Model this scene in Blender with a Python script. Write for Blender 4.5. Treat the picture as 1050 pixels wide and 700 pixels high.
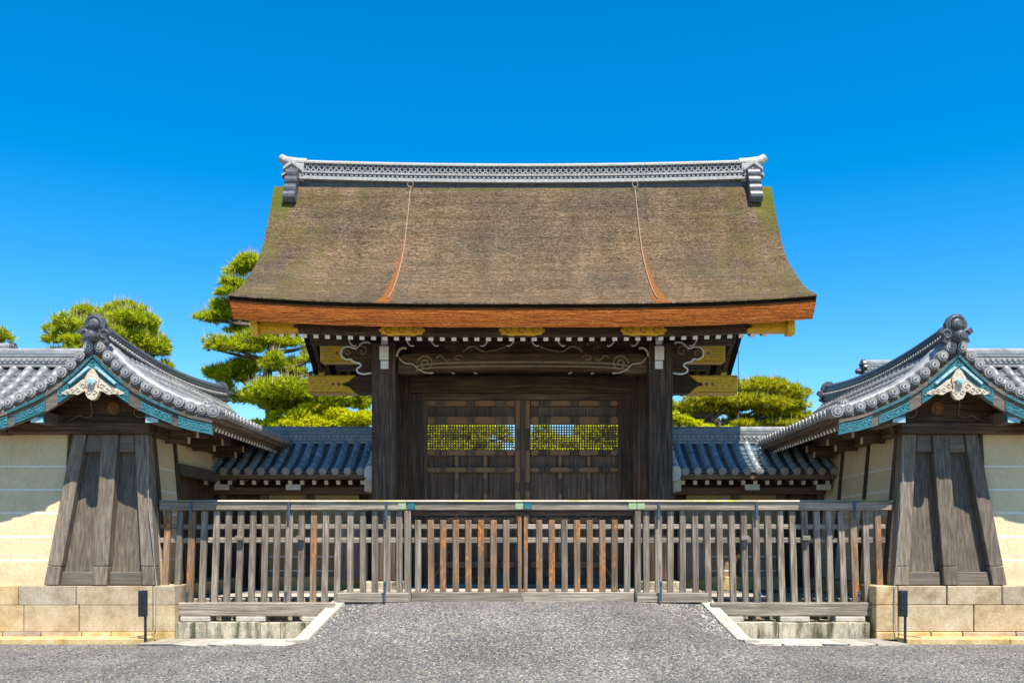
import bpy, bmesh, math, random
import numpy as np
from mathutils import Vector
random.seed(7); RNG = np.random.default_rng(11)
R = math.radians
S = bpy.context.scene
COL = S.collection
for o in list(bpy.data.objects): bpy.data.objects.remove(o)

# ------------------------------------------------------------------ camera, sky, sun, exposure
EYE, F, CX, HY = 1.85, 976.0, 536.0, 555.0        # eye height; focal length, centre line and horizon in photo pixels
cam = bpy.data.objects.new('camera', bpy.data.cameras.new('camera')); COL.objects.link(cam)
cam.location = (0, 0, EYE); cam.rotation_euler = (R(90), 0, 0)
cam.data.sensor_width = 36; cam.data.sensor_fit = 'HORIZONTAL'; cam.data.lens = 36*F/1050
cam.data.shift_x = (525-CX)/1050; cam.data.shift_y = (HY-350)/1050
cam.data.clip_end = 3000; S.camera = cam
SUN_TO = Vector((0.20, -0.455, 1.0)).normalized()
w = bpy.data.worlds.new('World'); S.world = w; w.use_nodes = True
nt = w.node_tree; bg = nt.nodes['Background']
sky = nt.nodes.new('ShaderNodeTexSky'); sky.sky_type = 'NISHITA'; sky.sun_disc = False
sky.sun_elevation = math.asin(SUN_TO.z); sky.sun_rotation = math.atan2(SUN_TO.x, SUN_TO.y)
sky.altitude = 0; sky.air_density = 1.0; sky.dust_density = 0.0; sky.ozone_density = 3.0
hs = nt.nodes.new('ShaderNodeHueSaturation'); hs.inputs['Saturation'].default_value = 1.5; hs.inputs['Value'].default_value = 1.0
hs.inputs['Hue'].default_value = 0.497
nt.links.new(sky.outputs[0], hs.inputs['Color']); nt.links.new(hs.outputs[0], bg.inputs[0])
bg.inputs[1].default_value = 0.118
sun = bpy.data.objects.new('sun', bpy.data.lights.new('sun', 'SUN')); COL.objects.link(sun)
sun.data.energy = 5.0; sun.data.angle = R(0.5); sun.data.color = (1.0, 0.95, 0.86)
sun.rotation_euler = (-SUN_TO).to_track_quat('-Z', 'Y').to_euler()
S.view_settings.view_transform = 'Standard'; S.view_settings.look = 'None'
S.view_settings.exposure = 0.85; S.view_settings.gamma = 1.0; S.view_settings.use_curve_mapping = False

# ------------------------------------------------------------------ helpers
def X(px, D): return (px-CX)*D/F
def Z(py, D): return EYE+(HY-py)*D/F
def lerp(a, b, t): return a+(b-a)*t
def smooth(t):
    t = min(1, max(0, t)); return t*t*(3-2*t)
def interp(tab, x):
    if x <= tab[0][0]: return tab[0][1]
    for (a, b), (c, d) in zip(tab, tab[1:]):
        if x <= c: return b+(d-b)*(x-a)/(c-a)
    return tab[-1][1]
def curve(tab, n):                                   # smooth (Catmull-Rom) resampling of a table of points
    P = [tab[0]]+list(tab)+[tab[-1]]; out = []
    segs = len(tab)-1
    for i in range(n+1):
        s = i/n*segs; k = min(int(s), segs-1); t = s-k
        p0, p1, p2, p3 = [np.array(P[k+j], float) for j in range(4)]
        out.append(tuple(0.5*((2*p1)+(-p0+p2)*t+(2*p0-5*p1+4*p2-p3)*t*t+(-p0+3*p1-3*p2+p3)*t**3)))
    return out

WLOC = {}
class MB:
    def __init__(s): s.v = []; s.f = []; s.m = []
    def add(s, vs, fs, m=0):
        b = len(s.v); s.v += [tuple(p) for p in vs]
        s.f += [tuple(b+i for i in f) for f in fs]; s.m += [m]*len(fs)
    def hexa(s, p, m=0):                             # p: 4 bottom, 4 top
        s.add(p, [(0,3,2,1), (4,5,6,7), (0,1,5,4), (1,2,6,5), (2,3,7,6), (3,0,4,7)], m)
    def box(s, x0, x1, y0, y1, z0, z1, m=0):
        s.hexa([(x0,y0,z0),(x1,y0,z0),(x1,y1,z0),(x0,y1,z0),(x0,y0,z1),(x1,y0,z1),(x1,y1,z1),(x0,y1,z1)], m)
    def bar(s, p, q, w, h, up=(0,0,1), m=0):         # a rectangular bar from p to q
        p, q = Vector(p), Vector(q); d = (q-p).normalized(); a = d.cross(Vector(up))
        if a.length < 1e-5: a = d.cross(Vector((1,0,0)))
        a.normalize(); b = a.cross(d).normalized(); a *= w/2; b *= h/2
        s.hexa([p-a-b, p+a-b, q+a-b, q-a-b, p-a+b, p+a+b, q+a+b, q-a+b], m)
    def ext(s, pts, off, m=0):                       # closed polygon (3D points) pushed along off
        n = len(pts); off = Vector(off)
        vs = [Vector(p) for p in pts]; vs = vs+[p+off for p in vs]
        s.add(vs, [tuple(range(n))[::-1], tuple(range(n, 2*n))]+[(i, (i+1) % n, n+(i+1) % n, n+i) for i in range(n)], m)
    def tube(s, pts, r, seg=8, cap=True, m=0):       # r: number or list
        pts = [Vector(p) for p in pts]; n = len(pts); vs = []; fs = []
        ref = None
        for i, p in enumerate(pts):
            d = (pts[min(i+1, n-1)]-pts[max(i-1, 0)]).normalized()
            if ref is None: ref = d.orthogonal().normalized()
            a = (ref-d*ref.dot(d)).normalized(); ref = a; b = d.cross(a)
            ri = r[i] if isinstance(r, (list, tuple)) else r
            vs += [p+(a*math.cos(2*math.pi*k/seg)+b*math.sin(2*math.pi*k/seg))*ri for k in range(seg)]
        for i in range(n-1):
            for k in range(seg):
                fs.append((i*seg+k, i*seg+(k+1) % seg, (i+1)*seg+(k+1) % seg, (i+1)*seg+k))
        if cap: fs += [tuple(range(seg))[::-1], tuple(range((n-1)*seg, n*seg))]
        s.add(vs, fs, m)
    def grid(s, P, m=0):
        n, k = len(P), len(P[0])
        s.add([p for row in P for p in row], [(i*k+j, i*k+j+1, (i+1)*k+j+1, (i+1)*k+j) for i in range(n-1) for j in range(k-1)], m)
    def build(s, name, mats, parent=None, bevel=0, smoothed=False, origin=None, closed=True, seg=1):
        if not isinstance(mats, (list, tuple)): mats = [mats]
        pl = Vector(WLOC.get(parent.name, (0,0,0))) if parent else Vector((0,0,0))
        og = Vector(origin) if origin else pl
        me = bpy.data.meshes.new(name)
        me.from_pydata([tuple(Vector(v)-og) for v in s.v], [], s.f)
        for m in mats: me.materials.append(m)
        me.polygons.foreach_set('material_index', s.m)
        if closed:
            bm = bmesh.new(); bm.from_mesh(me); bmesh.ops.recalc_face_normals(bm, faces=bm.faces[:]); bm.to_mesh(me); bm.free()
        if smoothed: me.polygons.foreach_set('use_smooth', [True]*len(me.polygons))
        me.update()
        o = bpy.data.objects.new(name, me); COL.objects.link(o)
        o.location = og-pl
        if parent: o.parent = parent
        WLOC[o.name] = tuple(og)
        if bevel:
            b = o.modifiers.new('bevel', 'BEVEL'); b.width = bevel; b.segments = seg; b.limit_method = 'ANGLE'
        return o
def tag(o, label=None, cat=None, group=None, kind=None):
    for k, v in (('label', label), ('category', cat), ('group', group), ('kind', kind)):
        if v: o[k] = v
    return o
def empty(name, loc, *a, **k):
    o = bpy.data.objects.new(name, None); COL.objects.link(o); o.location = loc; o.empty_display_size = .2
    WLOC[o.name] = tuple(loc); return tag(o, *a, **k)

# ------------------------------------------------------------------ materials
class N:
    def __init__(s, name):
        s.m = bpy.data.materials.new(name); s.m.use_nodes = True; s.t = s.m.node_tree
        s.b = s.t.nodes['Principled BSDF']; s.c = None
    def n(s, typ, **kw):
        x = s.t.nodes.new(typ)
        for k, v in kw.items(): setattr(x, k, v)
        return x
    def l(s, a, b): s.t.links.new(a, b)
    def coords(s, scale=(1,1,1), rnd=True, rot=(0,0,0)):
        tc = s.n('ShaderNodeTexCoord'); mp = s.n('ShaderNodeMapping'); mp.inputs['Scale'].default_value = scale
        mp.inputs['Rotation'].default_value = rot
        s.l(tc.outputs['Object'], mp.inputs['Vector'])
        if rnd:
            oi = s.n('ShaderNodeObjectInfo'); mu = s.n('ShaderNodeMath', operation='MULTIPLY'); mu.inputs[1].default_value = 37.0
            s.l(oi.outputs['Random'], mu.inputs[0]); s.l(mu.outputs[0], mp.inputs['Location'])
        return mp.outputs[0]
    def noise(s, vec, scale=1, detail=6, rough=.6, dist=0):
        x = s.n('ShaderNodeTexNoise'); x.inputs['Scale'].default_value = scale; x.inputs['Detail'].default_value = detail
        x.inputs['Roughness'].default_value = rough; x.inputs['Distortion'].default_value = dist
        s.l(vec, x.inputs['Vector']); return x.outputs['Fac']
    def ramp(s, fac, stops):
        x = s.n('ShaderNodeValToRGB'); e = x.color_ramp.elements
        while len(e) < len(stops): e.new(.5)
        for el, (p, c) in zip(e, stops):
            el.position = p; el.color = (c if len(c) == 4 else tuple(c)+(1,)) if isinstance(c, (tuple, list)) else (c, c, c, 1)
        s.l(fac, x.inputs[0]); return x.outputs[0]
    def mix(s, fac, a, b, mode='MIX'):
        x = s.n('ShaderNodeMix', data_type='RGBA', blend_type=mode)
        for sock, v in ((x.inputs[0], fac), (x.inputs[6], a), (x.inputs[7], b)):
            if hasattr(v, 'links'): s.l(v, sock)
            elif isinstance(v, (int, float)): sock.default_value = v if sock.type == 'VALUE' else (v, v, v, 1)
            else: sock.default_value = tuple(v)+(1,)
        return x.outputs[2]
    def math(s, op, a, b=0, c=None):
        x = s.n('ShaderNodeMath', operation=op)
        for i, v in enumerate((a, b) if c is None else (a, b, c)):
            if hasattr(v, 'links'): s.l(v, x.inputs[i])
            else: x.inputs[i].default_value = v
        return x.outputs[0]
    def island(s):
        return s.n('ShaderNodeNewGeometry').outputs['Random Per Island']
    def bump(s, h, strength=.3, dist=.02):
        x = s.n('ShaderNodeBump'); x.inputs['Strength'].default_value = strength; x.inputs['Distance'].default_value = dist
        s.l(h, x.inputs['Height']); s.l(x.outputs[0], s.b.inputs['Normal'])
    def done(s, col, rough=.7, metallic=0, spec=.4):
        if hasattr(col, 'links'): s.l(col, s.b.inputs['Base Color'])
        else: s.b.inputs['Base Color'].default_value = tuple(col)+(1,)
        if hasattr(rough, 'links'): s.l(rough, s.b.inputs['Roughness'])
        else: s.b.inputs['Roughness'].default_value = rough
        s.b.inputs['Metallic'].default_value = metallic
        s.b.inputs['Specular IOR Level'].default_value = spec
        return s.m

def wood(name, dark, mid, light, axis='z', rough=.75, spec=.3, stain=None, bumps=.35):
    m = N(name); sc = {'z': (26, 26, 1.1), 'x': (1.1, 26, 26), 'y': (26, 1.1, 26)}[axis]
    g = m.noise(m.coords(sc), 1, 7, .65, .4)
    big = m.noise(m.coords((1.4, 1.4, 1.4)), 1, 4, .6)
    col = m.ramp(g, [(.28, dark), (.5, mid), (.72, light)])
    col = m.mix(m.ramp(big, [(.3, .0), (.7, 1.0)]), m.mix(.45, col, dark), col)
    oi = m.n('ShaderNodeObjectInfo'); hv = m.n('ShaderNodeHueSaturation')
    m.l(m.math('MULTIPLY_ADD', oi.outputs['Random'], .50, .74), hv.inputs['Value']); m.l(col, hv.inputs['Color']); col = hv.outputs[0]
    if stain:
        st = m.noise(m.coords({'z': (9, 9, 1.6), 'x': (1.6, 9, 9), 'y': (9, 1.6, 9)}[axis]), 1, 5, .6)
        sf = m.noise(m.coords((30, 30, 12)), 1, 4, .7)
        col = m.mix(m.ramp(st, [(stain[1], 0.0), (stain[1]+.2, 1.0)]), col, m.ramp(sf, [(.32, (.09,.028,.008)), (.5, stain[0]), (.66, (.62,.28,.06))]))
    m.bump(g, bumps, .02)
    return m.done(col, rough, 0, spec)
def speck(name, c1, c2, scale=6, rough=.7, metallic=0, bump=.2, spec=.4, isl=0.0, c3=None, detail=6):
    m = N(name); f = m.noise(m.coords((scale,)*3), 1, detail, .65)
    col = m.ramp(f, [(.32, c1), (.68, c2)] if c3 is None else [(.3, c1), (.5, c2), (.7, c3)])
    if isl:
        hv = m.n('ShaderNodeHueSaturation'); m.l(m.math('MULTIPLY_ADD', m.island(), 2*isl, 1-isl), hv.inputs['Value']); m.l(col, hv.inputs['Color']); col = hv.outputs[0]
    m.bump(f, bump, .02)
    return m.done(col, rough, metallic, spec)

W_GREY_Z = wood('weathered_grey_wood_upright', (.06,.043,.030), (.235,.188,.142), (.48,.405,.32), 'z', bumps=.6)
W_GREY_X = wood('weathered_grey_wood_level', (.085,.064,.046), (.28,.226,.172), (.51,.435,.345), 'x', bumps=.5)
W_RUST_Z = wood('rust_stained_wood', (.075,.045,.026), (.20,.14,.09), (.38,.29,.20), 'z', stain=((.42,.135,.022), .47))
W_PANEL = wood('end_panel_wood', (.07,.05,.036), (.18,.14,.102), (.335,.27,.205), 'z', bumps=.5)
W_PANEL_X = wood('end_panel_wood_level', (.07,.054,.041), (.145,.116,.088), (.25,.205,.158), 'x')
W_DARK_Z = wood('dark_old_wood_upright', (.025,.015,.010), (.105,.068,.047), (.25,.175,.125), 'z', rough=.6, spec=.15)
W_DARK_X = wood('dark_old_wood_level', (.026,.014,.008), (.11,.066,.040), (.26,.165,.10), 'x', rough=.6, spec=.15)
W_DARK_Y = wood('dark_old_wood_deep', (.026,.014,.008), (.11,.066,.040), (.26,.165,.10), 'y', rough=.6, spec=.15)
W_DOOR = wood('brown_door_wood', (.055,.033,.021), (.165,.108,.076), (.32,.23,.17), 'z', rough=.6, spec=.15)
W_SCROLL = speck('worn_carving_edge', (.22,.15,.095), (.36,.26,.17), 14, .7)
W_BROWN_X = wood('brown_eave_wood', (.07,.042,.025), (.15,.095,.055), (.26,.17,.10), 'x')
W_BROWN_Y = wood('brown_eave_wood_deep', (.07,.042,.025), (.15,.095,.055), (.26,.17,.10), 'y')
WHITE_END = speck('white_painted_wood_end', (.74,.72,.68), (.88,.87,.84), 9, .7, bump=.1)
CREAM_END = speck('pale_cream_wood', (.50,.40,.27), (.66,.55,.40), 9, .7, bump=.1)
def m_lichen():
    m = N('lichened_rail_wood'); g = m.noise(m.coords((1.1,26,26)), 1, 6, .65); col = m.ramp(g, [(.28, (.16,.12,.08)), (.5, (.40,.33,.24)), (.72, (.60,.52,.40))])
    f = m.noise(m.coords((.9,3,3)), 1, 6, .7); k = m.noise(m.coords((2,2,2)), 1, 3, .6)
    col = m.mix(m.ramp(f, [(.50, 0.0), (.58, .9)]), col, m.mix(m.ramp(k, [(.45, .0), (.6, 1.0)]), (.26,.27,.03), (.50,.44,.05)))
    m.bump(g, .4, .02); return m.done(col, .85, 0, .2)
LICHEN = m_lichen()
GOLD = speck('engraved_gilt_copper', (.60,.24,.008), (.98,.49,.012), 60, .32, .2, .8, c3=(1.0,.78,.12))
BRONZE = speck('dull_bronze', (.20,.085,.03), (.36,.19,.085), 40, .55, .1, .5)
TEAL = speck('verdigris_copper', (.012,.075,.09), (.025,.135,.155), 9, .55, .1, .5, c3=(.05,.20,.225))
TEAL_CURL = speck('raised_verdigris', (.045,.19,.21), (.10,.32,.35), 12, .5)
TEAL_PALE = speck('pale_verdigris_copper', (.16,.36,.40), (.50,.66,.68), 14, .6, 0, .5)
IRON = speck('blackened_iron', (.012,.014,.02), (.035,.04,.05), 20, .5, .4)
IRON_BLUE = speck('bluish_iron_strap', (.03,.05,.09), (.09,.13,.19), 25, .5, .3)
PATINA = speck('lichen_green_copper', (.18,.26,.04), (.36,.42,.22), 30, .6, c3=(.14,.30,.36))
CARVED = speck('pale_carved_wood', (.40,.31,.22), (.72,.62,.47), 20, .75, bump=.8)
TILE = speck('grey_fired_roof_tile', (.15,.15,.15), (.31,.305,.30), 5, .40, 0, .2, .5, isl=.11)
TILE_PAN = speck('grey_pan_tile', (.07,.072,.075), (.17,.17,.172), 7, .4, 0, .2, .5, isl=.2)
TILE_SHADE = speck('blue_shade_cover_tile', (.13,.175,.205), (.26,.315,.35), 5, .32, 0, .2, .6, isl=.10)  # light grey tile darkened and blued: shade painted into the colour
TILE_SHADE_PAN = speck('blue_shade_pan_tile', (.04,.06,.078), (.105,.135,.16), 7, .32, 0, .2, .6, isl=.15)  # pan tile with the same blue shade in its colour
TILE_PALE = speck('pale_verge_tile', (.42,.43,.43), (.62,.62,.61), 12, .55, 0, .4)  # paler than the other roof tiles
TILE_MID = speck('grey_crest_ring', (.10,.10,.10), (.20,.195,.19), 20, .5, 0, .4)
TILE_DARK = speck('dark_ridge_tile', (.05,.053,.06), (.12,.12,.125), 9, .4, 0, .2, .5, isl=.15)
TILE_DISC = speck('pale_eave_tile_end', (.24,.23,.22), (.46,.44,.41), 22, .55, 0, .7, .4, isl=.15)
CABLE = speck('pale_metal_cable', (.22,.15,.10), (.36,.28,.21), 20, .6, 0)
PIPE = speck('white_conduit', (.20,.19,.17), (.32,.30,.28), 8, .5)
STONE_P = speck('pale_paving_stone', (.29,.25,.195), (.47,.415,.34), 7, .85, 0, .5, isl=.25)

def m_stone(name, a, b, c, isl):
    m = N(name); f = m.noise(m.coords((3,3,3)), 1, 8, .7); g = m.noise(m.coords((60,60,60)), 1, 3, .6)
    col = m.ramp(f, [(.3, a), (.5, b), (.72, c)])
    hv = m.n('ShaderNodeHueSaturation'); i = m.island()
    m.l(m.math('MULTIPLY_ADD', i, 2*isl, 1-isl), hv.inputs['Value']); m.l(m.math('MULTIPLY_ADD', i, .55, .72), hv.inputs['Saturation']); m.l(col, hv.inputs['Color'])
    col = m.mix(.35, hv.outputs[0], m.ramp(g, [(.3, .15), (.7, .95)]), 'OVERLAY')
    m.bump(m.math('ADD', f, m.math('MULTIPLY', g, .5)), .5, .02)
    return m.done(col, .85, 0, .3)
def m_mossy(name, a, b, c, isl):
    m = N(name); f = m.noise(m.coords((2.2,2.2,2.2)), 1, 8, .7); g = m.noise(m.coords((40,40,40)), 1, 4, .6); st = m.noise(m.coords((5,5,.8)), 1, 6, .7)
    col = m.ramp(f, [(.3, b), (.55, c), (.72, tuple(min(1, x*1.2) for x in c))])
    hv = m.n('ShaderNodeHueSaturation'); m.l(m.math('MULTIPLY_ADD', m.island(), 2*isl, 1-isl), hv.inputs['Value']); m.l(col, hv.inputs['Color'])
    col = m.mix(m.ramp(st, [(.44, .0), (.60, .9)]), hv.outputs[0], a)
    col = m.mix(.4, col, m.ramp(g, [(.3, .2), (.7, .85)]), 'OVERLAY')
    m.bump(m.math('ADD', f, g), .5, .02); return m.done(col, .9, 0, .2)
STONE_Y = m_stone('yellowish_cut_stone', (.30,.20,.095), (.47,.345,.19), (.58,.475,.32), .22)
STONE_M = m_mossy('mossy_grey_stone', (.055,.052,.022), (.25,.21,.14), (.42,.36,.26), .2)
STONE_K = m_stone('white_kerb_stone', (.25,.215,.165), (.40,.355,.285), (.47,.43,.36), .10)

def m_plaster(name, col, spacing, first, top, dirty=.5):
    m = N(name); tc = m.n('ShaderNodeTexCoord'); sp = m.n('ShaderNodeSeparateXYZ'); m.l(tc.outputs['Object'], sp.inputs[0])
    z = m.math('DIVIDE', m.math('SUBTRACT', sp.outputs[2], first), spacing)
    fr = m.math('ABSOLUTE', m.math('SUBTRACT', m.math('FRACT', m.math('ADD', z, .5)), .5))
    line = m.math('LESS_THAN', fr, .016/spacing)
    line = m.math('MULTIPLY', m.math('MULTIPLY', line, m.math('LESS_THAN', sp.outputs[2], top)), m.math('GREATER_THAN', sp.outputs[2], 1.12))
    f = m.noise(m.coords((.7,.7,1.2), False), 1, 6, .6); g = m.noise(m.coords((14,14,14), False), 1, 5, .6)
    d = tuple(c*.8 for c in col)
    c = m.mix(m.ramp(f, [(.3, 0.0), (.7, 1.0)]), d, col)
    st = m.noise(m.coords((5,5,.45), False), 1, 6, .7)
    c = m.mix(m.ramp(st, [(.50, 0.0), (.72, .35)]), c, tuple(q*.62 for q in col))
    low = m.math('MULTIPLY', m.ramp(m.math('DIVIDE', sp.outputs[2], 4.0), [(.26, .55), (.40, 0.0)]), m.ramp(m.noise(m.coords((2,2,3), False), 1, 6, .7), [(.42, 0.0), (.65, 1.0)]))
    c = m.mix(low, c, (.36,.27,.15))
    c = m.mix(.2, c, m.ramp(g, [(.3, .3), (.7, .8)]), 'OVERLAY')
    c = m.mix(line, c, (.74,.69,.60))
    m.bump(g, .15, .01)
    return m.done(c, .9, 0, .2)
PLASTER = m_plaster('cream_plaster_white_lines', (.72,.555,.335), .447, 1.50, 3.6)
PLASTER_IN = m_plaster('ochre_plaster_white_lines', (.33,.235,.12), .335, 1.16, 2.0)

def m_bark():
    m = N('cypress_bark_thatch'); tc = m.n('ShaderNodeTexCoord'); sp = m.n('ShaderNodeSeparateXYZ'); m.l(tc.outputs['Object'], sp.inputs[0])
    x, y, z = sp.outputs
    st = m.noise(m.coords((3.5, 14, 20), False), 1, 7, .75); fine = m.noise(m.coords((30, 34, 40), False), 1, 4, .8)
    big = m.noise(m.coords((.5, .5, .6), False), 1, 5, .6)
    col = m.ramp(st, [(.3, (.10,.058,.033)), (.5, (.185,.118,.069)), (.7, (.28,.19,.12))])
    col = m.mix(m.ramp(big, [(.40, .0), (.62, .8)]), col, (.115,.088,.06))
    ws = m.noise(m.coords((1.3, .25, .25), False), 1, 6, .65)          # weathering that runs down the slope
    col = m.mix(.7, col, m.ramp(ws, [(.32, .34), (.68, .64)]), 'OVERLAY')
    cs_ = m.noise(m.coords((.25, 5.5, 7.0), False), 1, 3, .6)          # courses
    col = m.mix(.5, col, m.ramp(cs_, [(.38, .36), (.62, .60)]), 'OVERLAY')
    col = m.mix(.9, col, m.ramp(fine, [(.32, .12), (.68, .88)]), 'OVERLAY')
    vo = m.n('ShaderNodeTexVoronoi'); vo.inputs['Scale'].default_value = 1; m.l(m.coords((22,38,44), False), vo.inputs['Vector'])
    vs_ = m.n('ShaderNodeSeparateColor'); m.l(vo.outputs['Color'], vs_.inputs[0])
    col = m.mix(1.0, col, m.ramp(vs_.outputs[0], [(.0, .38), (.25, .80), (.75, 1.0), (1.0, 1.45)]), 'MULTIPLY')
    # moss: towards both verges and under the ridge
    ax = m.math('ABSOLUTE', x)
    vm = m.ramp(m.math('DIVIDE', ax, 6.0), [(.40, .10), (.95, 1.0)]); rm = m.ramp(m.math('DIVIDE', z, 9.75), [(.93, 0.0), (1.0, .75)])
    mossn = m.noise(m.coords((1.6, 1.2, 1.2), False), 1, 7, .75)
    moss = m.math('MULTIPLY', m.math('MAXIMUM', vm, rm), m.ramp(mossn, [(.44, .0), (.62, 1.0)]))
    col = m.mix(m.math('MULTIPLY', moss, .65), col, m.mix(fine, (.085,.078,.014), (.17,.145,.04)))
    edge = m.math('MULTIPLY', m.math('GREATER_THAN', ax, 5.55), m.math('MULTIPLY', m.ramp(m.math('DIVIDE', z, 9.75), [(.86, 0.0), (.97, 1.0)]), m.ramp(mossn, [(.36, .0), (.5, 1.0)])))
    col = m.mix(m.math('MULTIPLY', edge, .85), col, (.12,.14,.012))
    # rust-red streak below each cable, widening towards the eave
    t = m.ramp(m.math('DIVIDE', z, 9.75), [(.60, 1.0), (.93, .0)])
    cx = m.math('MULTIPLY_ADD', t, .17, 2.70)
    dx = m.math('ABSOLUTE', m.math('SUBTRACT', ax, m.math('ADD', cx, m.math('MULTIPLY', m.math('SUBTRACT', st, .5), .22))))
    s_ = m.math('LESS_THAN', dx, m.math('MULTIPLY', m.math('MULTIPLY', t, t), .15))
    col = m.mix(m.math('MULTIPLY', s_, m.ramp(fine, [(.36, .35), (.52, .95)])), col, m.mix(fine, (.20,.06,.012), (.40,.15,.04)))
    m.bump(m.math('ADD', st, m.math('MULTIPLY', fine, .8)), .9, .05)
    return m.done(col, .95, 0, .1)
BARK = m_bark()
def m_edge():
    m = N('cut_bark_edge'); st = m.noise(m.coords((1.5, 22, 34), False), 1, 5, .7); f = m.noise(m.coords((14,14,22), False), 1, 5, .7)
    col = m.ramp(st, [(.28, (.10,.024,.005)), (.5, (.28,.075,.011)), (.72, (.46,.155,.03))])
    col = m.mix(.55, col, m.ramp(f, [(.3, .2), (.7, .8)]), 'OVERLAY')
    m.bump(m.math('ADD', st, f), .8, .04)
    return m.done(col, .85, 0, .15)
EDGE = m_edge()
SHADE_BARK = speck('shadow_dark_bark', (.012,.009,.007), (.03,.022,.016), 20, .95, spec=.1)  # near-black, paints the shadow line under the lip; also used for the underside

def m_gravel():
    m = N('grey_gravel')
    v = m.n('ShaderNodeTexVoronoi'); v.inputs['Scale'].default_value = 38
    m.l(m.coords((1,1,1), False), v.inputs['Vector'])
    sp = m.n('ShaderNodeSeparateColor'); m.l(v.outputs['Color'], sp.inputs[0])
    col = m.ramp(sp.outputs[0], [(.03, (.022,.026,.036)), (.28, (.080,.081,.083)), (.55, (.148,.143,.130)), (.8, (.215,.175,.13)), (.95, (.50,.45,.38))])
    v2 = m.n('ShaderNodeTexVoronoi'); v2.inputs['Scale'].default_value = 55; m.l(m.coords((1,1,1), False), v2.inputs['Vector'])
    sp2 = m.n('ShaderNodeSeparateColor'); m.l(v2.outputs['Color'], sp2.inputs[0])
    col = m.mix(.4, col, m.ramp(sp2.outputs[1], [(.1, (.04,.045,.06)), (.6, (.125,.118,.105)), (.95, (.36,.31,.24))]))
    big = m.noise(m.coords((.35,.6,.6), False), 1, 5, .6)
    tr = m.noise(m.coords((1.6,.12,1), False), 1, 4, .6)
    col = m.mix(.8, col, m.ramp(big, [(.3, .36), (.7, .62)]), 'OVERLAY'); col = m.mix(.6, col, m.ramp(tr, [(.35, .38), (.65, .60)]), 'OVERLAY')
    m.bump(v.outputs['Distance'], .6, .02)
    return m.done(col, .9, 0, .25)
GRAVEL = m_gravel()
def m_leaf(name, c0, c1, c2, tr=.35):
    m = N(name); col = m.ramp(m.island(), [(0, c0), (.5, c1), (1, c2)])
    m.done(col, .55, 0, .25)
    tl = m.n('ShaderNodeBsdfTranslucent'); m.l(col, tl.inputs[0]); mx = m.n('ShaderNodeMixShader'); mx.inputs[0].default_value = tr
    m.l(m.b.outputs[0], mx.inputs[1]); m.l(tl.outputs[0], mx.inputs[2]); m.l(mx.outputs[0], m.t.nodes['Material Output'].inputs[0])
    return m.m
LEAF = m_leaf('pine_needles', (.09,.13,.006), (.46,.54,.012), (.84,.84,.03), .5)
LEAF_Y = m_leaf('fresh_yellow_green_leaves', (.42,.46,.006), (.78,.78,.010), (.92,.90,.016), .5)
LEAF_O = m_leaf('budding_pine_needles', (.12,.16,.006), (.54,.58,.012), (.92,.72,.04), .5)
CANDLE = speck('pale_pine_shoot', (.42,.34,.18), (.58,.48,.28), 9, .8)
PINE_BARK = speck('pine_trunk_bark', (.06,.04,.028), (.17,.12,.085), 9, .95, bump=1.0)

# ------------------------------------------------------------------ ground
def kerb_x(y): return 3.47+(18.2-y)*.59
def ground_h(x, y):
    ax = abs(x)
    if y >= 18.72: return .715
    if y >= 18.2: return .70 if ax < 3.62 else -.02
    A = .70*smooth((y-12.3)/5.8); B = max(0, .685-.733*(18.2-y)); xk = kerb_x(y)
    if y > 17.25 and ax > xk+.12: return -.02
    t = smooth((ax-1.9)/(xk-1.9)); return lerp(A, B, t)
xs = [-900,-300,-100,-40,-20,-12,-9]+[-7.5+.5*i for i in range(5)]+[-5+.08*i for i in range(126)]+[5.5+.5*i for i in range(5)]+[9,12,20,40,100,300,900]
ys = [-60,-20,-5,0,4,8,10,11]+[11.6+.25*i for i in range(20)]+[16.7+.08*i for i in range(26)]+[18.71,18.73,19.5,21,24,30,40,70,150,400,1500]
mb = MB(); mb.grid([[(x, y, ground_h(x, y)) for x in xs] for y in ys])
tag(mb.build('gravel_ground', GRAVEL, closed=False), kind='structure')
V = []; P_ = np.array([(1,0,0),(0,1,0),(-1,0,0),(0,-1,0),(0,0,1),(0,0,-1)], float); FC = [(0,1,4),(1,2,4),(2,3,4),(3,0,4),(1,0,5),(2,1,5),(3,2,5),(0,3,5)]
fs = []; vs = []
for i in range(15000):
    y = 10.9+7.25*RNG.random()**1.3; x = RNG.uniform(-9.2, 9.2)*(y/17); h = ground_h(x, y)
    if h < -.015 or (abs(x) > 4.0 and y > 16.9): continue
    r = RNG.uniform(.007, .017); a = RNG.random()*6.28; ca, sa = math.cos(a), math.sin(a); q = P_*np.array([r*RNG.uniform(.8,1.5), r, r*.6])
    q = np.c_[q[:,0]*ca-q[:,1]*sa+x, q[:,0]*sa+q[:,1]*ca+y, q[:,2]+h+r*.3]; b = len(vs); vs += [tuple(t) for t in q]; fs += [tuple(b+j for j in f) for f in FC]
mb = MB(); mb.add(vs, fs)
def m_pebble():
    m = N('loose_gravel_stones'); return m.done(m.ramp(m.island(), [(0, (.035,.04,.05)), (.3, (.095,.097,.10)), (.6, (.165,.153,.132)), (.85, (.24,.185,.13)), (1, (.46,.41,.34))]), .85, 0, .3)
tag(mb.build('gravel', m_pebble(), closed=False), kind='stuff')
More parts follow.
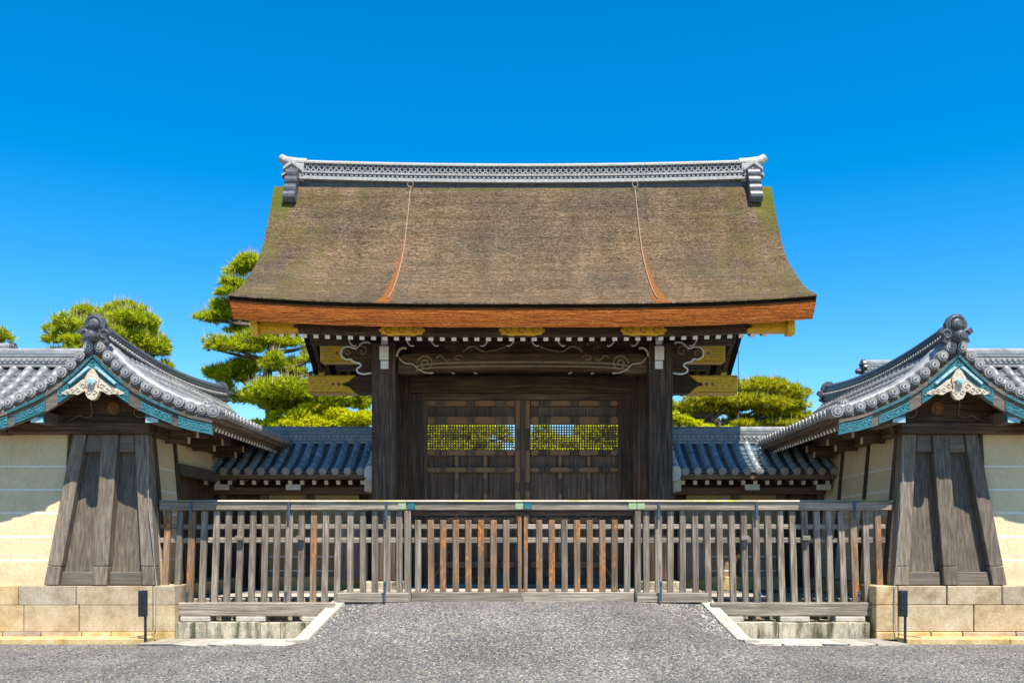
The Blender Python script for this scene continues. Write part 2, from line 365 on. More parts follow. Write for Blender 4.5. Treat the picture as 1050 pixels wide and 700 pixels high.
# pale stone slabs beside the ramp, and the court paving behind the fence
for s in (-1, 1):
    mb = MB(); x = 4.12
    while x < 6.85:
        wd = random.uniform(.42, .95); x1 = min(x+wd, 6.9); sk = .18
        mb.hexa([(s*x, 16.95+random.uniform(-.05,.05), -.03), (s*(x1-.035), 16.95, -.03), (s*(x1-.035-sk), 17.8, -.03), (s*(x-sk), 17.8, -.03),
                 (s*x, 16.95, .035), (s*(x1-.035), 16.95+random.uniform(-.05,.05), .035), (s*(x1-.035-sk), 17.8, .04), (s*(x-sk), 17.8, .04)]); x = x1
    tag(mb.build('paving', STONE_P, bevel=.008), kind='structure')
mb = MB()
for j in range(3):
    x = -6.8
    while x < 6.8:
        x1 = min(x+random.uniform(.8, 1.5), 6.8); y = 18.74+j*.62
        mb.box(x, x1-.012, y, y+.608, .69, .735); x = x1
tag(mb.build('court_paving', STONE_P, bevel=.006), kind='structure')
for s in (-1, 1):                                     # white kerb stones edging the gravel ramp
    mb = MB(); L = []
    for i in range(13):
        y = lerp(18.22, 17.12, i/12); xk = kerb_x(y); z = max(.03, .685-.733*(18.2-y)); L.append((xk, y, z))
    for a, b in ((0, 6), (6, 12)):
        for i in range(a, b):
            (x0, y0, z0), (x1, y1, z1) = L[i], L[i+1]
            if i == b-1: x1 -= .004; y1 += .006
            mb.hexa([(s*(x0-.09), y0, z0-.5), (s*(x0+.15), y0, -.05), (s*(x1+.17), y1, -.05), (s*(x1-.10), y1, z1-.5),
                     (s*(x0-.09), y0, z0+.05), (s*(x0+.15), y0, z0+.045), (s*(x1+.17), y1, z1+.045), (s*(x1-.10), y1, z1+.05)])
    tag(mb.build('kerb', STONE_K), kind='structure')

# ------------------------------------------------------------------ stone plinths under the fence sides
for s, name in ((-1, 'left'), (1, 'right')):
    root = empty('stone_plinth', (s*5.2, 18.3, 0), 'low mossy stone plinth under the fence, on the %s side of the gravel ramp' % name, 'plinth', 'stone plinths under the fence')
    mb = MB(); x = 3.55
    while x < 6.50:
        x1 = min(x+random.choice([.38, .7, 1.0, 1.25]), 6.52)
        if 6.52-x1 < .2: x1 = 6.52
        mb.box(s*x+s*.004, s*x1-s*.004, 17.86, 18.7, -.05, .335+random.uniform(-.008,.008)); x = x1
    mb.build('retaining_wall', STONE_M, root, bevel=.012)
    for x in (3.9, 5.15, 6.2):
        mb = MB(); mb.box(s*(x-.28), s*(x+.28), 18.0, 18.36, .337, .435); mb.build('spacer_stone', STONE_P, root, bevel=.012)
    mb = MB(); mb.box(s*3.6, s*6.8, 18.703, 18.735, -.05, .72)
    mb.build('back_stone', STONE_M, root)

# ------------------------------------------------------------------ the fence
fence = empty('wooden_fence', (0, 18.3, .7), 'long weathered grey wooden picket fence with gates standing across the palace entrance', 'fence')
FD = 18.3
def fb(x0, x1, y0, y1, z0, z1, name, mat, parent=fence, bevel=.012):
    mb = MB(); mb.box(x0, x1, y0, y1, z0, z1); return mb.build(name, mat, parent, bevel=bevel)
xL, xR = X(165, FD), X(914, FD)
joints = [xL, X(299, FD), X(417, FD), X(537, FD), X(652, FD), X(775, FD), xR]
for a, b in zip(joints, joints[1:]):
    fb(a, b-.006, 18.20, 18.42, Z(523, FD), Z(514.5, FD), 'top_rail', W_GREY_X)
    mb = MB(); mb.hexa([(a, 18.17, Z(514.3, FD)), (b-.006, 18.17, Z(514.3, FD)), (b-.006, 18.45, Z(514.3, FD)), (a, 18.45, Z(514.3, FD)),
                        (a, 18.22, Z(512.6, FD)), (b-.006, 18.22, Z(512.6, FD)), (b-.006, 18.40, Z(512.6, FD)), (a, 18.40, Z(512.6, FD))])
    mb.build('rail_cap', LICHEN, fence)
for px in (413, 422.5, 532.5, 541.5, 648, 656.5):
    fb(X(px-4, FD), X(px+4, FD), 18.185, 18.43, Z(522, FD), Z(514.6, FD), 'copper_plate', PATINA if px not in (422.5, 541.5) else TEAL, bevel=.004)
zt = Z(523.5, FD)
def picket(px, z0, z1, w, mat, lean, parent=fence, name='picket', yb=0):
    x = X(px, FD); mb = MB(); j = random.uniform(-.012, .012); ob = x*.004*lean
    y0, y1 = FD-.045+yb-.10*lean, FD-.045+yb
    mb.hexa([(x-w/2+ob+j, y0, z0), (x+w/2+ob+j, y0, z0), (x+w/2+ob+j, y0+.085, z0), (x-w/2+ob+j, y0+.085, z0),
             (x-w/2, y1, z1), (x+w/2, y1, z1), (x+w/2, y1+.085, z1), (x-w/2, y1+.085, z1)])
    return mb.build(name, mat, parent, bevel=.009)
for s in (-1, 1):
    # side runs: pickets down to the sill beam
    n = 20
    for i in range(n):
        px = 536+s*(363-i*12.45); thick = i in (2, 10, 18)
        ax = abs(px-536); low = Z(601, FD) if i == 0 else (Z(618, FD) if ax > 188 else Z(608, FD))
        mat = W_RUST_Z if (i in (0, 2) or random.random() < .04) else W_GREY_Z
        picket(px, low, zt, .132 if thick else .116, mat, 1.0 if ax > 188 else .25)
        if thick:
            mb = MB(); x = X(px, FD); mb.box(x-.022, x+.022, 18.168, 18.186, Z(533, FD), Z(514, FD)); mb.build('iron_strap', IRON_BLUE, fence, bevel=.004)
            zz = low+.14; mb = MB(); xx = x*1.006; mb.box(xx-.018, xx+.018, 18.055, 18.072, low-.14, zz+.06); mb.tube([(xx,18.06,zz+.07),(xx,18.04,zz+.07)], .032, 8)
            mb.build('iron_strap', IRON_BLUE, fence)
        if i in (6, 11):
            x = X(px, FD); mb = MB(); mb.box(x-.075, x+.075, 18.12, 18.2, Z(553.5, FD), Z(549, FD)); mb.build('peg', W_GREY_X, fence, bevel=.006)
    for (ya, yb2) in ((542.2, 537.2), (556.4, 550.8)):
        a, b = sorted((536+s*117, 536+s*372)); fb(X(a, FD), X(b, FD), 18.29, 18.34, Z(ya, FD), Z(yb2, FD), 'rail', W_GREY_X)
    a, b = sorted((X(536+s*190, FD), X(536+s*360, FD)))
    fb(a, b, 18.02, 18.26, .437, .695, 'sill_beam', W_GREY_X, bevel=.018)
    a, b = sorted((X(536+s*116, FD), X(536+s*189, FD)))
    fb(a, b, 18.14, 18.32, .69, Z(607, FD), 'sill_beam', W_GREY_X, bevel=.012)
    for i in range(9):
        x = s*(3.75+i*.32); mb = MB(); mb.box(x-.04, x+.04, 18.3, 18.38, .34, .5); mb.build('stub_post', W_GREY_Z, fence)
    p = 536+s*117.5; x = X(p, FD)
    fb(x-.06, x+.06, 18.2, 18.34, .7, zt, 'gate_post', W_GREY_Z)
    # centre gate leaf
    leaf = fb(X(536, FD) if s > 0 else X(422, FD), X(650, FD) if s > 0 else X(536, FD)-.008, 18.24, 18.33, .685, Z(606.5, FD), 'gate_leaf', W_GREY_X)
    for (ya, yb2) in ((542.2, 537.2), (556.4, 550.8)):
        a, b = sorted((536+s*2, 536+s*114)); fb(X(a, FD), X(b, FD), 18.29, 18.33, Z(ya, FD), Z(yb2, FD), 'rail', W_GREY_X, leaf)
    for i in range(9):
        px = 536+s*(4+i*12.9)
        if i == 0: px = 536+s*3.2
        mat = W_GREY_Z if (s, i) in ((1, 3), (-1, 8), (1, 8)) else W_RUST_Z
        picket(px, Z(606.4, FD), Z(533 if i else 524, FD), .118 if i else .075, mat, 0, leaf)
    mb = MB(); mb.tube([(X(536+s*77, FD), 18.6, Z(565, FD)), (X(536+s*106, FD), 18.95, .76)], .014, 6); mb.build('stay_rod', CABLE, fence)
fb(X(420, FD), X(652, FD), 18.24, 18.4, Z(528, FD), Z(523.3, FD), 'gate_head', W_DARK_X)

# ------------------------------------------------------------------ tiled roofs
def offset_profile(prof, d):
    out = []
    for i, (h, z) in enumerate(prof):
        a, b = prof[max(i-1, 0)], prof[min(i+1, len(prof)-1)]
        t = math.atan2(b[1]-a[1], b[0]-a[0])
        if i == 0 and h == 0: out.append((0, z+d/math.cos(t))); continue
        out.append((h-math.sin(t)*d, z+math.cos(t)*d))
    return out
def resample(prof, step):
    P = np.array(prof); d = np.r_[0, np.cumsum(np.hypot(*np.diff(P, axis=0).T))]; n = max(2, int(d[-1]/step))
    s = np.linspace(0, d[-1], n+1); return [(float(np.interp(q, d, P[:,0])), float(np.interp(q, d, P[:,1]))) for q in s]
def disc(md, a, b, r):
    a, b = Vector(a), Vector(b); d = (b-a).normalized()
    md.tube([a, b], r, 14); md.tube([b, b+d*.006], r*.80, 14, m=1); md.tube([b, b+d*.014], r*.62, 12); md.tube([b, b+d*.024], r*.22, 8, m=1)
def tiled_slope(parent, prof, org, along, down, length, pitch, rc=.078, discs=True, disc_r=.088, sag=None, start=.5, tmat=None):
    """prof: (distance from ridge, z). org (x,y) of the ridge start; rows of tiles run down the slope."""
    A, Dn = Vector((*along, 0)), Vector((*down, 0)); O = Vector((*org, 0))
    def pt(a, h, z): return O+A*a+Dn*h+Vector((0, 0, z+(sag(a) if sag else 0)))
    cs = resample(prof, .19)
    up = offset_profile(cs, .018)
    n = int(length/pitch)
    aa = []
    for i in range(int(length/(pitch/4))+1): aa.append(i*pitch/4)
    mb = MB()
    for k in range(len(cs)-1):
        rowA = []; rowB = []; rowC = []
        for i, a in enumerate(aa):
            d = .022*abs(math.cos(math.pi*(a/pitch-start)))
            rowA.append(pt(a, cs[k][0], cs[k][1]+d)); rowB.append(pt(a, up[k+1][0], up[k+1][1]+d)); rowC.append(pt(a, cs[k+1][0], cs[k+1][1]+d))
        mb.grid([rowA, rowB, rowC])
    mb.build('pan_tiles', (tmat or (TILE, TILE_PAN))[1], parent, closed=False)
    mb = MB(); md = MB(); seg = 7
    ce = resample(prof, .26)
    for r in range(n):
        a = (r+start)*pitch
        for k in range(len(ce)-1):
            (h0, z0), (h1, z1) = ce[k], ce[k+1]; t = math.atan2(z1-z0, h1-h0)
            P = []
            for (h, z, rr) in ((h0, z0, rc*.985), (h1, z1, rc*1.02)):
                row = []
                for q in range(seg+1):
                    th = math.pi*q/seg; dz = rr*math.sin(th)
                    row.append(pt(a+rr*math.cos(th), h-math.sin(t)*(dz+.02), z+math.cos(t)*(dz+.02)))
                P.append(row)
            P.append([lerp(P[1][0], P[1][-1], q/seg) for q in range(seg+1)])
            mb.grid(P)
        if discs:
            (h0, z0), (h1, z1) = ce[-2], ce[-1]; d = Vector((0,0,0))+Dn*(h1-h0)+Vector((0,0,(z1-z0)*.35)); d.normalize()
            c = pt(a, h1, z1+.045); disc(md, c-d*.12, c+d*.05, disc_r)
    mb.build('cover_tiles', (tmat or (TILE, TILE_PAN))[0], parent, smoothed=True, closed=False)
    if discs: md.build('eave_tile_ends', [TILE_DISC, TILE_MID], parent)
def ridge_pile(parent, p0, p1, z0, h, sag, half=.13, name='ridge', dark=False, wavy=True):
    """stacked ridge tiles between p0 and p1 (x,y), capped with a round tile."""
    P0, P1 = Vector((*p0, 0)), Vector((*p1, 0)); d = (P1-P0); L = d.length; d.normalize(); nrm = Vector((-d.y, d.x, 0))
    mb = MB(); n = max(8, int(L/.3)); lay = 4
    mats = [TILE_DARK if dark else TILE, TILE_DISC, TILE_SHADE_PAN]  # third is a dark tone painting shade in the recesses between layers
    for k in range(lay):
        za, zb = z0+h*.78*k/lay, z0+h*.78*(k+.72)/lay; hw = half*(1.12-.06*k)
        for (a0, a1, w_, mi) in ((za, zb, hw, 0), (zb, z0+h*.78*(k+1)/lay, hw*.80, 2)):
            rows = []
            for i in range(n+1):
                c = P0+d*(L*i/n); s = sag(i/n)
                rows.append([c-nrm*w_+Vector((0,0,a0+s)), c-nrm*w_+Vector((0,0,a1+s)), c+nrm*w_+Vector((0,0,a1+s)), c+nrm*w_+Vector((0,0,a0+s)), c-nrm*w_+Vector((0,0,a0+s))])
            mb.grid(rows, mi)
            for e in (rows[0], rows[-1]): mb.add(e[:4], [(0,1,2,3)], mi)
    if wavy:
        m = int(L/.11)
        for i in range(m):
            c = P0+d*(L*(i+.5)/m); s = sag((i+.5)/m)
            for sd in (-1, 1):
                q = c+nrm*(sd*half*.98)+Vector((0,0,z0+h*.40+s)); mb.tube([q, q+nrm*sd*.03], .034, 6, m=1)
    pts = [P0+d*(L*i/n)+Vector((0,0,z0+h*.83+sag(i/n))) for i in range(n+1)]
    o = mb.build(name, mats, parent, closed=False)
    mc = MB(); mc.tube(pts, half*.72, 10); mc.build('ridge_cap', mats[0], o, smoothed=False)
    return o
def oni(parent, c, facing, sc=1.0, mat=None):
    """ridge-end tile: scrolled plate with side fins and two round bosses, facing a horizontal direction."""
    f = Vector((*facing, 0)); sd = Vector((-f.y, f.x, 0)); c = Vector(c); mb = MB()
    def P(u, v, d=0): return c+sd*(u*sc)+Vector((0,0,v*sc))+f*(d*sc)
    out = [(-.15,-.20),(-.24,-.15),(-.20,-.06),(-.30,.02),(-.26,.10),(-.18,.07),(-.19,.17),(-.14,.27),(-.06,.33),(.06,.33),(.14,.27),(.19,.17),(.18,.07),(.26,.10),(.30,.02),(.20,-.06),(.24,-.15),(.15,-.20)]
    mb.ext([P(u, v, 0) for u, v in out], f*(.12*sc))
    for k, (v, r, dd) in enumerate(((.15, .10, .16), (-.08, .095, .30))):
        mb.tube([P(0, v, .1), P(0, v, dd)], r*sc, 14); mb.tube([P(0, v, dd), P(0, v, dd+.03)], [r*sc*.9, r*sc*.7], 14)
        mb.tube([P(0, v, dd+.02), P(0, v, dd+.05)], r*sc*.4, 10)
    for s in (-1, 1):
        mb.tube([P(s*(.17+.07*math.cos(t)), -.02+.07*math.sin(t), .12) for t in np.linspace(0, 5, 9)], .022*sc, 6)
    mb.tube([P(.13*math.cos(t), .15+.14*math.sin(t), .12) for t in np.linspace(-.4, 3.54, 12)], .025*sc, 6)
    return mb.build('ridge_end_tile', mat or TILE_DARK, parent, bevel=.006)

# ------------------------------------------------------------------ end walls with tiled gables (left and right of the fence)
GP = [(0,5.47),(.10,5.38),(.24,5.24),(.43,5.05),(.65,4.87),(.87,4.72),(1.09,4.59),(1.35,4.47),(1.58,4.37),(1.83,4.28),(2.20,4.20)]
def end_wall(s, xc, label, doorway):
    """s = -1 left, +1 right; u grows towards the middle of the picture."""
    root = empty('end_wall', (xc, 18.0, 0), label, 'wall', 'tile gabled end walls beside the fence', 'thing')
    def U(u): return xc-s*u
    y0, y1 = 17.42, 24.75
    # roof
    roof = MB(); top = offset_profile(GP, -.05); bot = offset_profile(GP, -.15)
    for q in (-1, 1):
        for i in range(len(GP)-1):
            P = [(top[i], top[i+1], bot[i+1], bot[i])]
            a, b, c_, d_ = top[i], top[i+1], bot[i+1], bot[i]
            roof.hexa([(U(q*d_[0]), y0, d_[1]), (U(q*c_[0]), y0, c_[1]), (U(q*c_[0]), y1, c_[1]), (U(q*d_[0]), y1, d_[1]),
                       (U(q*a[0]), y0, a[1]), (U(q*b[0]), y0, b[1]), (U(q*b[0]), y1, b[1]), (U(q*a[0]), y1, a[1])])
    rf = roof.build('roof', W_BROWN_Y, root)
    for q in (1, -1):
        tiled_slope(rf, GP, (xc, y0+.22), (0, 1), (-s*q, 0), y1-y0-.25 if q == 1 else 3.0, .232, discs=True)
    # verge: short round tiles lying across the edge, with a descending row of cover tiles behind
    md = MB(); mt = MB(); mr = MB()
    arc = resample([p for p in GP if p[0] > .04], .222)
    for q in (1, -1):
        for (h, z) in arc[:-1]:
            c = Vector((U(q*h), y0-.06, z+.02)); disc(md, c+Vector((0,.3,0)), c, .092)
            mt.box(U(q*h)-.11, U(q*h)+.11, y0-.02, y0+.2, z-.10, z-.05)
        h, z = arc[-1]; c = Vector((U(q*h), y0-.10, z+.03)); disc(md, c+Vector((0,.3,0)), c, .115)
        for yy, rr, lift in ((y0+.30, .115, .05), (y0+.56, .10, .045)):
            pp = offset_profile(resample(GP, .15), lift)
            mr.tube([(U(q*h), yy, z) for h, z in pp], rr, 12)
        c = Vector((U(q*1.95), y0+.24, 4.42)); disc(md, c+Vector((0,.2,0)), c, .085)
    md.build('verge_tile_ends', [TILE_DISC, TILE_MID], rf); mt.build('verge_tiles', TILE_PAN, rf); mr.build('verge_rolls', TILE, rf, smoothed=True)
    sag = lambda t: .20*(2*t-1)**2-.20+.10*(t > .96)*0
    rg = ridge_pile(rf, (xc, y0+.12), (xc, y1-.1), 5.50, .38, sag, .15, dark=True)
    oni(rg, (xc, y0+.10, 5.66), (0, -1), 1.05); oni(rg, (xc, y1-.1, 5.66), (0, 1), 1.0)
    # bargeboards
    bb = MB(); t2 = MB(); prof = resample(GP, .12)
    tp = offset_profile(prof, -.14)
    def band(mbx, i0, i1, ya, yb, hi, lo, q):
        for i in range(i0, i1):
            (h0, z0), (h1, z1) = tp[i], tp[i+1]
            w0, w1 = [lerp(.40, .27, min(1, h/1.9)) for h in (h0, h1)]
            mbx.hexa([(U(q*h0), ya, z0-w0*lo), (U(q*h1), ya, z1-w1*lo), (U(q*h1), yb, z1-w1*lo), (U(q*h0), yb, z0-w0*lo),
                      (U(q*h0), ya, z0-w0*hi), (U(q*h1), ya, z1-w1*hi), (U(q*h1), yb, z1-w1*hi), (U(q*h0), yb, z0-w0*hi)])
    n = len(tp)-1
    for q in (1, -1):
        m2 = MB(); m3 = MB(); band(m2, 0, n, 17.36, 17.44, .22, 1.0, q); band(m2, 0, n, 17.33, 17.42, 0, .20, q)
        b = m2.build('bargeboard', W_PANEL_X, root)
        for i0, i1, hi, lo in ((0, int(n*.40), .26, .96), (int(n*.52), int(n*.73), .42, .96), (int(n*.77), n, .30, 1.0)):
            m3 = MB(); band(m3, i0, i1, 17.345, 17.358, hi, lo, q); pl_ = m3.build('verdigris_facing', TEAL, b, closed=False)
            m3 = MB()
            for k in range(max(i0, 1), i1):               # embossed curls
                h, z = tp[k]; w_ = lerp(.40, .27, min(1, h/1.9)); sg = -1 if k % 2 else 1
                m3.tube([(U(q*(h+.04+.05*(1-t/9)*math.cos(sg*t+k))), 17.342, z-w_*(hi+lo)/2+.055*(1-t/9)*math.sin(sg*t+k)) for t in np.linspace(0, 6.5, 10)], .008, 4)
            for dz in (hi+.05, lo-.06): m3.tube([(U(q*tp[k][0]), 17.342, tp[k][1]-lerp(.40, .27, min(1, tp[k][0]/1.9))*dz) for k in range(i0, i1+1)], .007, 4)
            m3.build('embossed_scrolls', TEAL_CURL, b)
        for i0, i1 in ((int(n*.02), int(n*.36)), (int(n*.52), int(n*.8))):
            m3 = MB(); band(m3, i0, i1, 17.318, 17.329, .03, .18, q); m3.build('verdigris_trim', TEAL, b, closed=False)
    # carved pendant under the apex
    pc = MB(); yy = 17.30; zc = 4.62
    def G(u, v, y=yy): return (U(u), y, zc+v)
    heart = [(0,-.20),(.07,-.17),(.115,-.10),(.125,-.03),(.09,.03),(.115,.10),(.13,.20),(.07,.31),(0,.38)]
    pc.ext([G(u, v) for u, v in heart+[(-u, v) for u, v in heart[-2:0:-1]]], (0,.09,0))
    for q in (1, -1):
        wing = [(.10,.22),(.20,.17),(.30,.09),(.42,.02),(.54,-.04),(.58,-.08),(.48,-.10),(.38,-.08),(.28,-.10),(.20,-.05),(.11,-.02)]
        pc.ext([G(q*u, v, yy+.03) for u, v in wing], (0,.05,0))
        for (cu, cv, r) in ((.055,-.06,.045),(.17,.06,.05),(.26,-.01,.045),(.36,-.02,.04),(.45,-.05,.03),(.06,.14,.03)):
            pc.tube([G(q*(cu+r*math.cos(t)*(1-t/9)), cv+r*math.sin(t)*(1-t/9), yy-.002+.03*(cu > .1)) for t in np.linspace(0, 6.5, 11)], .012, 5)
    pg = pc.build('carved_pendant', CARVED, root)
    mb = MB(); mb.tube([G(0,.13,yy+.02), G(0,.13,yy-.06)], [.075,.065], 6); mb.tube([G(0,.13,yy-.06), G(0,.13,yy-.075)], .03, 8); mb.build('hexagonal_boss', TEAL_PALE, pg)
    mb = MB()
    for q in (1, -1): mb.bar(G(q*.06,.40,yy+.02), G(q*.42,.10,yy+.02), .04, .07, up=(0,1,0))
    mb.build('pale_fillet', TEAL_PALE, pg)
    # gable board, curved cut-outs, round chrysanthemum crest
    gb = MB(); gy = 18.24
    poly = [(U(h), gy, z-.16) for h, z in prof if h < 1.75]+[(U(1.75), gy, 4.10)]
    poly = [(U(-1.75), gy, 4.10)]+[(U(-h), gy, z-.16) for h, z in reversed(prof) if h < 1.75][:-1]+poly
    gb.ext(poly, (0,.06,0)); gbo = gb.build('gable_board', W_DARK_X, root)
    for q in (1, -1):
        mb = MB()
        pts = [(.42,.52),(.43,.38),(.40,.24),(.45,.16),(.55,.14),(.66,.18),(.80,.10),(.95,.05)]
        mb.tube([(U(q*u), gy-.03, 4.08+v) for u, v in curve(pts, 24)], .012, 5)
        mb.bar((U(q*1.0), gy-.1, 4.12), (U(q*1.55), 17.75, 4.20), .09, .10)
        mb.build('carved_outline', W_SCROLL, gbo)
    mb = MB(); cz = Z(418, 18.2); rr = .125
    mb.tube([(U(0), gy-.005, cz), (U(0), gy-.03, cz)], rr, 24)
    for k in range(16):
        a = k*math.pi/8; mb.tube([(U(.03*math.cos(a)), gy-.045, cz+.03*math.sin(a)), (U(.112*math.cos(a)), gy-.035, cz+.112*math.sin(a))], [.008,.020], 6)
    mb.tube([(U(0), gy-.03, cz), (U(0), gy-.06, cz)], .03, 10); mb.build('chrysanthemum_crest', BRONZE, gbo)
    # purlins along the roof with verdigris caps
    for q in (1, -1):
        mb = MB(); mb.box(U(q*1.05)-.11, U(q*1.05)+.11, 17.5, 23.5, 4.03, 4.25); pu = mb.build('purlin', W_PANEL_X, root, bevel=.01)
        mb = MB(); mb.box(U(q*1.05)-.122, U(q*1.05)+.122, 17.40, 17.497, 4.02, 4.26); mb.build('purlin_cap', TEAL, pu, bevel=.01)
        mb = MB(); mb.box(U(q*1.05)-.115, U(q*1.05)+.115, 17.392, 17.40, 4.025, 4.12); mb.build('pale_cap_foot', TEAL_PALE, pu)
        # rafters with white ends facing the court
        if q == 1:
            for i in range(29):
                y = 17.6+i*.2; mb = MB()
                mb.bar((U(.75), y, 4.42), (U(1.97), y, 4.005), .085, .105); d = Vector((-s*1.22, 0, -.415)).normalized()
                e = Vector((U(1.97), y, 4.005)); mb.bar(e, e+d*.012, .088, .108, m=1); mb.build('rafter', [W_BROWN_Y, WHITE_END], root)
            mb = MB(); mb.bar((U(2.06), 17.45, 4.05), (U(2.06), 23.3, 4.05), .07, .09); mb.build('eave_board', W_BROWN_Y, root)
    # lintel above the wall head
    mb = MB(); mb.box(*sorted((U(.78), U(-1.9))), 17.97, 18.236, 3.895, 4.098); mb.build('lintel', W_DARK_X, root, bevel=.015)
    mb = MB(); mb.box(*sorted((U(.70), U(.88))), 18.27, 23.2, 3.86, 4.06); mb.build('wall_plate', W_DARK_Y, root, bevel=.012)
    # battered wall core
    def half(v): return lerp(1.05, .72, v)
    def cx_(v): return -lerp(.10, .02, v)
    mb = MB()
    def Q(sg, v, y): return (U(cx_(v)+sg*half(v)*.97), y, 1.02+2.9*v)
    yb, yt = 18.06, 18.34
    yend = 19.5 if doorway else 22.6
    mb.hexa([Q(-1,0,yb), Q(1,0,yb), Q(1,0,yend), Q(-1,0,yend), Q(-1,1,yt), Q(1,1,yt), Q(1,1,yend), Q(-1,1,yend)])
    if doorway:
        for (v0, v1, ya, yb_) in ((.84, 1, 19.5, 22.6),):
            mb.hexa([Q(-1,v0,ya), Q(1,v0,ya), Q(1,v0,yb_), Q(-1,v0,yb_), Q(-1,v1,ya), Q(1,v1,ya), Q(1,v1,yb_), Q(-1,v1,yb_)])
    mb.build('plaster', PLASTER, root)
    # dark timber posts on the side
    for y in ((18.42, 19.5) if doorway else (18.42, 19.9, 21.5)):
        mb = MB(); e = .012
        mb.hexa([(U(cx_(0)+half(0)-.05), y-.07, 1.02), (U(cx_(0)+half(0)+e), y-.07, 1.02), (U(cx_(0)+half(0)+e), y+.07, 1.02), (U(cx_(0)+half(0)-.05), y+.07, 1.02),
                 (U(cx_(1)+half(1)-.05), y-.07, 3.9), (U(cx_(1)+half(1)+e), y-.07, 3.9), (U(cx_(1)+half(1)+e), y+.07, 3.9), (U(cx_(1)+half(1)-.05), y+.07, 3.9)])
        mb.build('post', W_DARK_Z, root)
    if doorway:
        mb = MB(); mb.hexa([(U(.72), 19.58, 3.22), (U(.80), 19.58, 3.22), (U(.80), 22.6, 3.22), (U(.72), 22.6, 3.22), (U(.70), 19.58, 3.46), (U(.78), 19.58, 3.46), (U(.78), 22.6, 3.46), (U(.70), 22.6, 3.46)])
        mb.build('door_head', W_PANEL_X, root)
        mb = MB(); mb.box(*sorted((U(.25), U(.32))), 19.5, 22.6, .72, 3.4); mb.build('recessed_door', W_DARK_Z, root)
    # bracket arms under the eave
    for y in (18.75, 20.3, 21.8):
        mb = MB(); mb.box(*sorted((U(.80), U(1.42))), y-.06, y+.06, 3.90, 4.03); mb.box(*sorted((U(.80), U(1.25))), y-.055, y+.055, 3.78, 3.90)
        e = U(1.42); mb.box(*sorted((e, e-s*.012)), y-.062, y+.062, 3.895, 4.035, m=1); e = U(1.25); mb.box(*sorted((e, e-s*.012)), y-.057, y+.057, 3.775, 3.90, m=1)
        mb.build('bracket_arm', [W_DARK_X, CREAM_END], root)
    # tapered timber panel on the front
    def PF(sg, v, d): return (U(cx_(v)+sg*half(v)), lerp(18.03, 18.32, v)-d, 1.035+2.865*v)
    def piece(a0, a1, b0, b1, v0, v1, d, name, mat, bev=.012):
        bk = -.08 if name != 'recessed_panel' else -.05
        mb = MB(); mb.hexa([PF(a0, v0, d), PF(a1, v0, d), PF(a1, v0, bk), PF(a0, v0, bk), PF(b0, v1, d), PF(b1, v1, d), PF(b1, v1, bk), PF(b0, v1, bk)])
        return mb.build(name, mat, root, bevel=bev)
    piece(-.75, .75, -.70, .70, .02, .93, .0, 'recessed_panel', W_PANEL, 0)
    piece(-1.0, -.74, -1.0, -.64, .125, .999, .19, 'stile', W_PANEL); piece(-1.0, -.75, -1.0, -.743, 0, .122, .192, 'stile_foot', W_PANEL)
    piece(.74, 1.0, .62, 1.0, .125, .999, .19, 'stile', W_PANEL); piece(.755, 1.0, .743, 1.0, 0, .122, .192, 'stile_foot', W_PANEL)
    piece(-.135, .135, -.22, .22, .125, .996, .22, 'centre_post', W_PANEL); piece(-.13, .13, -.137, .137, 0, .122, .222, 'post_foot', W_PANEL)
    piece(-.635, -.222, -.62, -.215, .88, .998, .165, 'top_rail', W_PANEL_X); piece(.222, .615, .215, .60, .88, .998, .165, 'top_rail', W_PANEL_X)
    piece(-.745, -.14, -.74, -.14, .0, .085, .115, 'base_board', W_PANEL_X); piece(.14, .75, .14, .74, .0, .085, .115, 'base_board', W_PANEL_X)
    # stone base in courses
    mb = MB(); edge = 1.33
    for (za, zb, seed) in ((.02, .162, 1), (.170, .662, 2), (.672, 1.02, 3)):
        rnd = random.Random(seed*7+int(s)); u = edge; first = True
        while u > -5.2:
            wd = rnd.uniform(.9, 1.6) if za > .1 else rnd.uniform(.55, 1.0)
            if first: wd = .42; first = False
            u1 = max(u-wd, -5.2); d = .0 if za > .1 else -.03
            mb.box(*sorted((U(u-.010), U(u1+.010))), 17.80+d+rnd.uniform(-.008,.008), 18.9, za, zb); u = u1
    sb = mb.build('stone_base', STONE_Y, root, bevel=.012)
    mb = MB(); mb.box(*sorted((U(1.1), U(.2))), 18.902, 22.9, .5, 1.0); mb.build('side_stone_base', STONE_Y, root, bevel=.012)
    mb = MB(); u = .95
    while u > -5.2:
        u1 = max(u-random.uniform(1.0, 2.2), -5.2); mb.box(*sorted((U(u-.004), U(u1+.004))), 17.30, 17.775, -.03, .085); u = u1
    mb.build('foot_course', STONE_Y, root, bevel=.01)
    # conduit down the corner
    mb = MB(); uc = .985
    pts = [(U(.74), 17.985, 3.88), (U(.78), 17.93, 2.6), (U(.88), 17.85, 1.9), (U(uc-.02), 17.83, 1.06), (U(uc), 17.77, .98), (U(uc), 17.75, .35), (U(uc-.03), 17.72, .18), (U(uc-.12), 17.60, .12), (U(uc-.30), 17.30, .11)]
    mb.tube(curve(pts, 40), .010, 8); mb.build('conduit', PIPE, root, smoothed=True)
    return root
end_wall(-1, -7.83, 'left end wall with tile gable and tapered grey panel, beside the dark doorway', True)
end_wall(1, 7.93, 'right end wall with tile gable and tapered grey panel, small roof ridge rising behind', False)

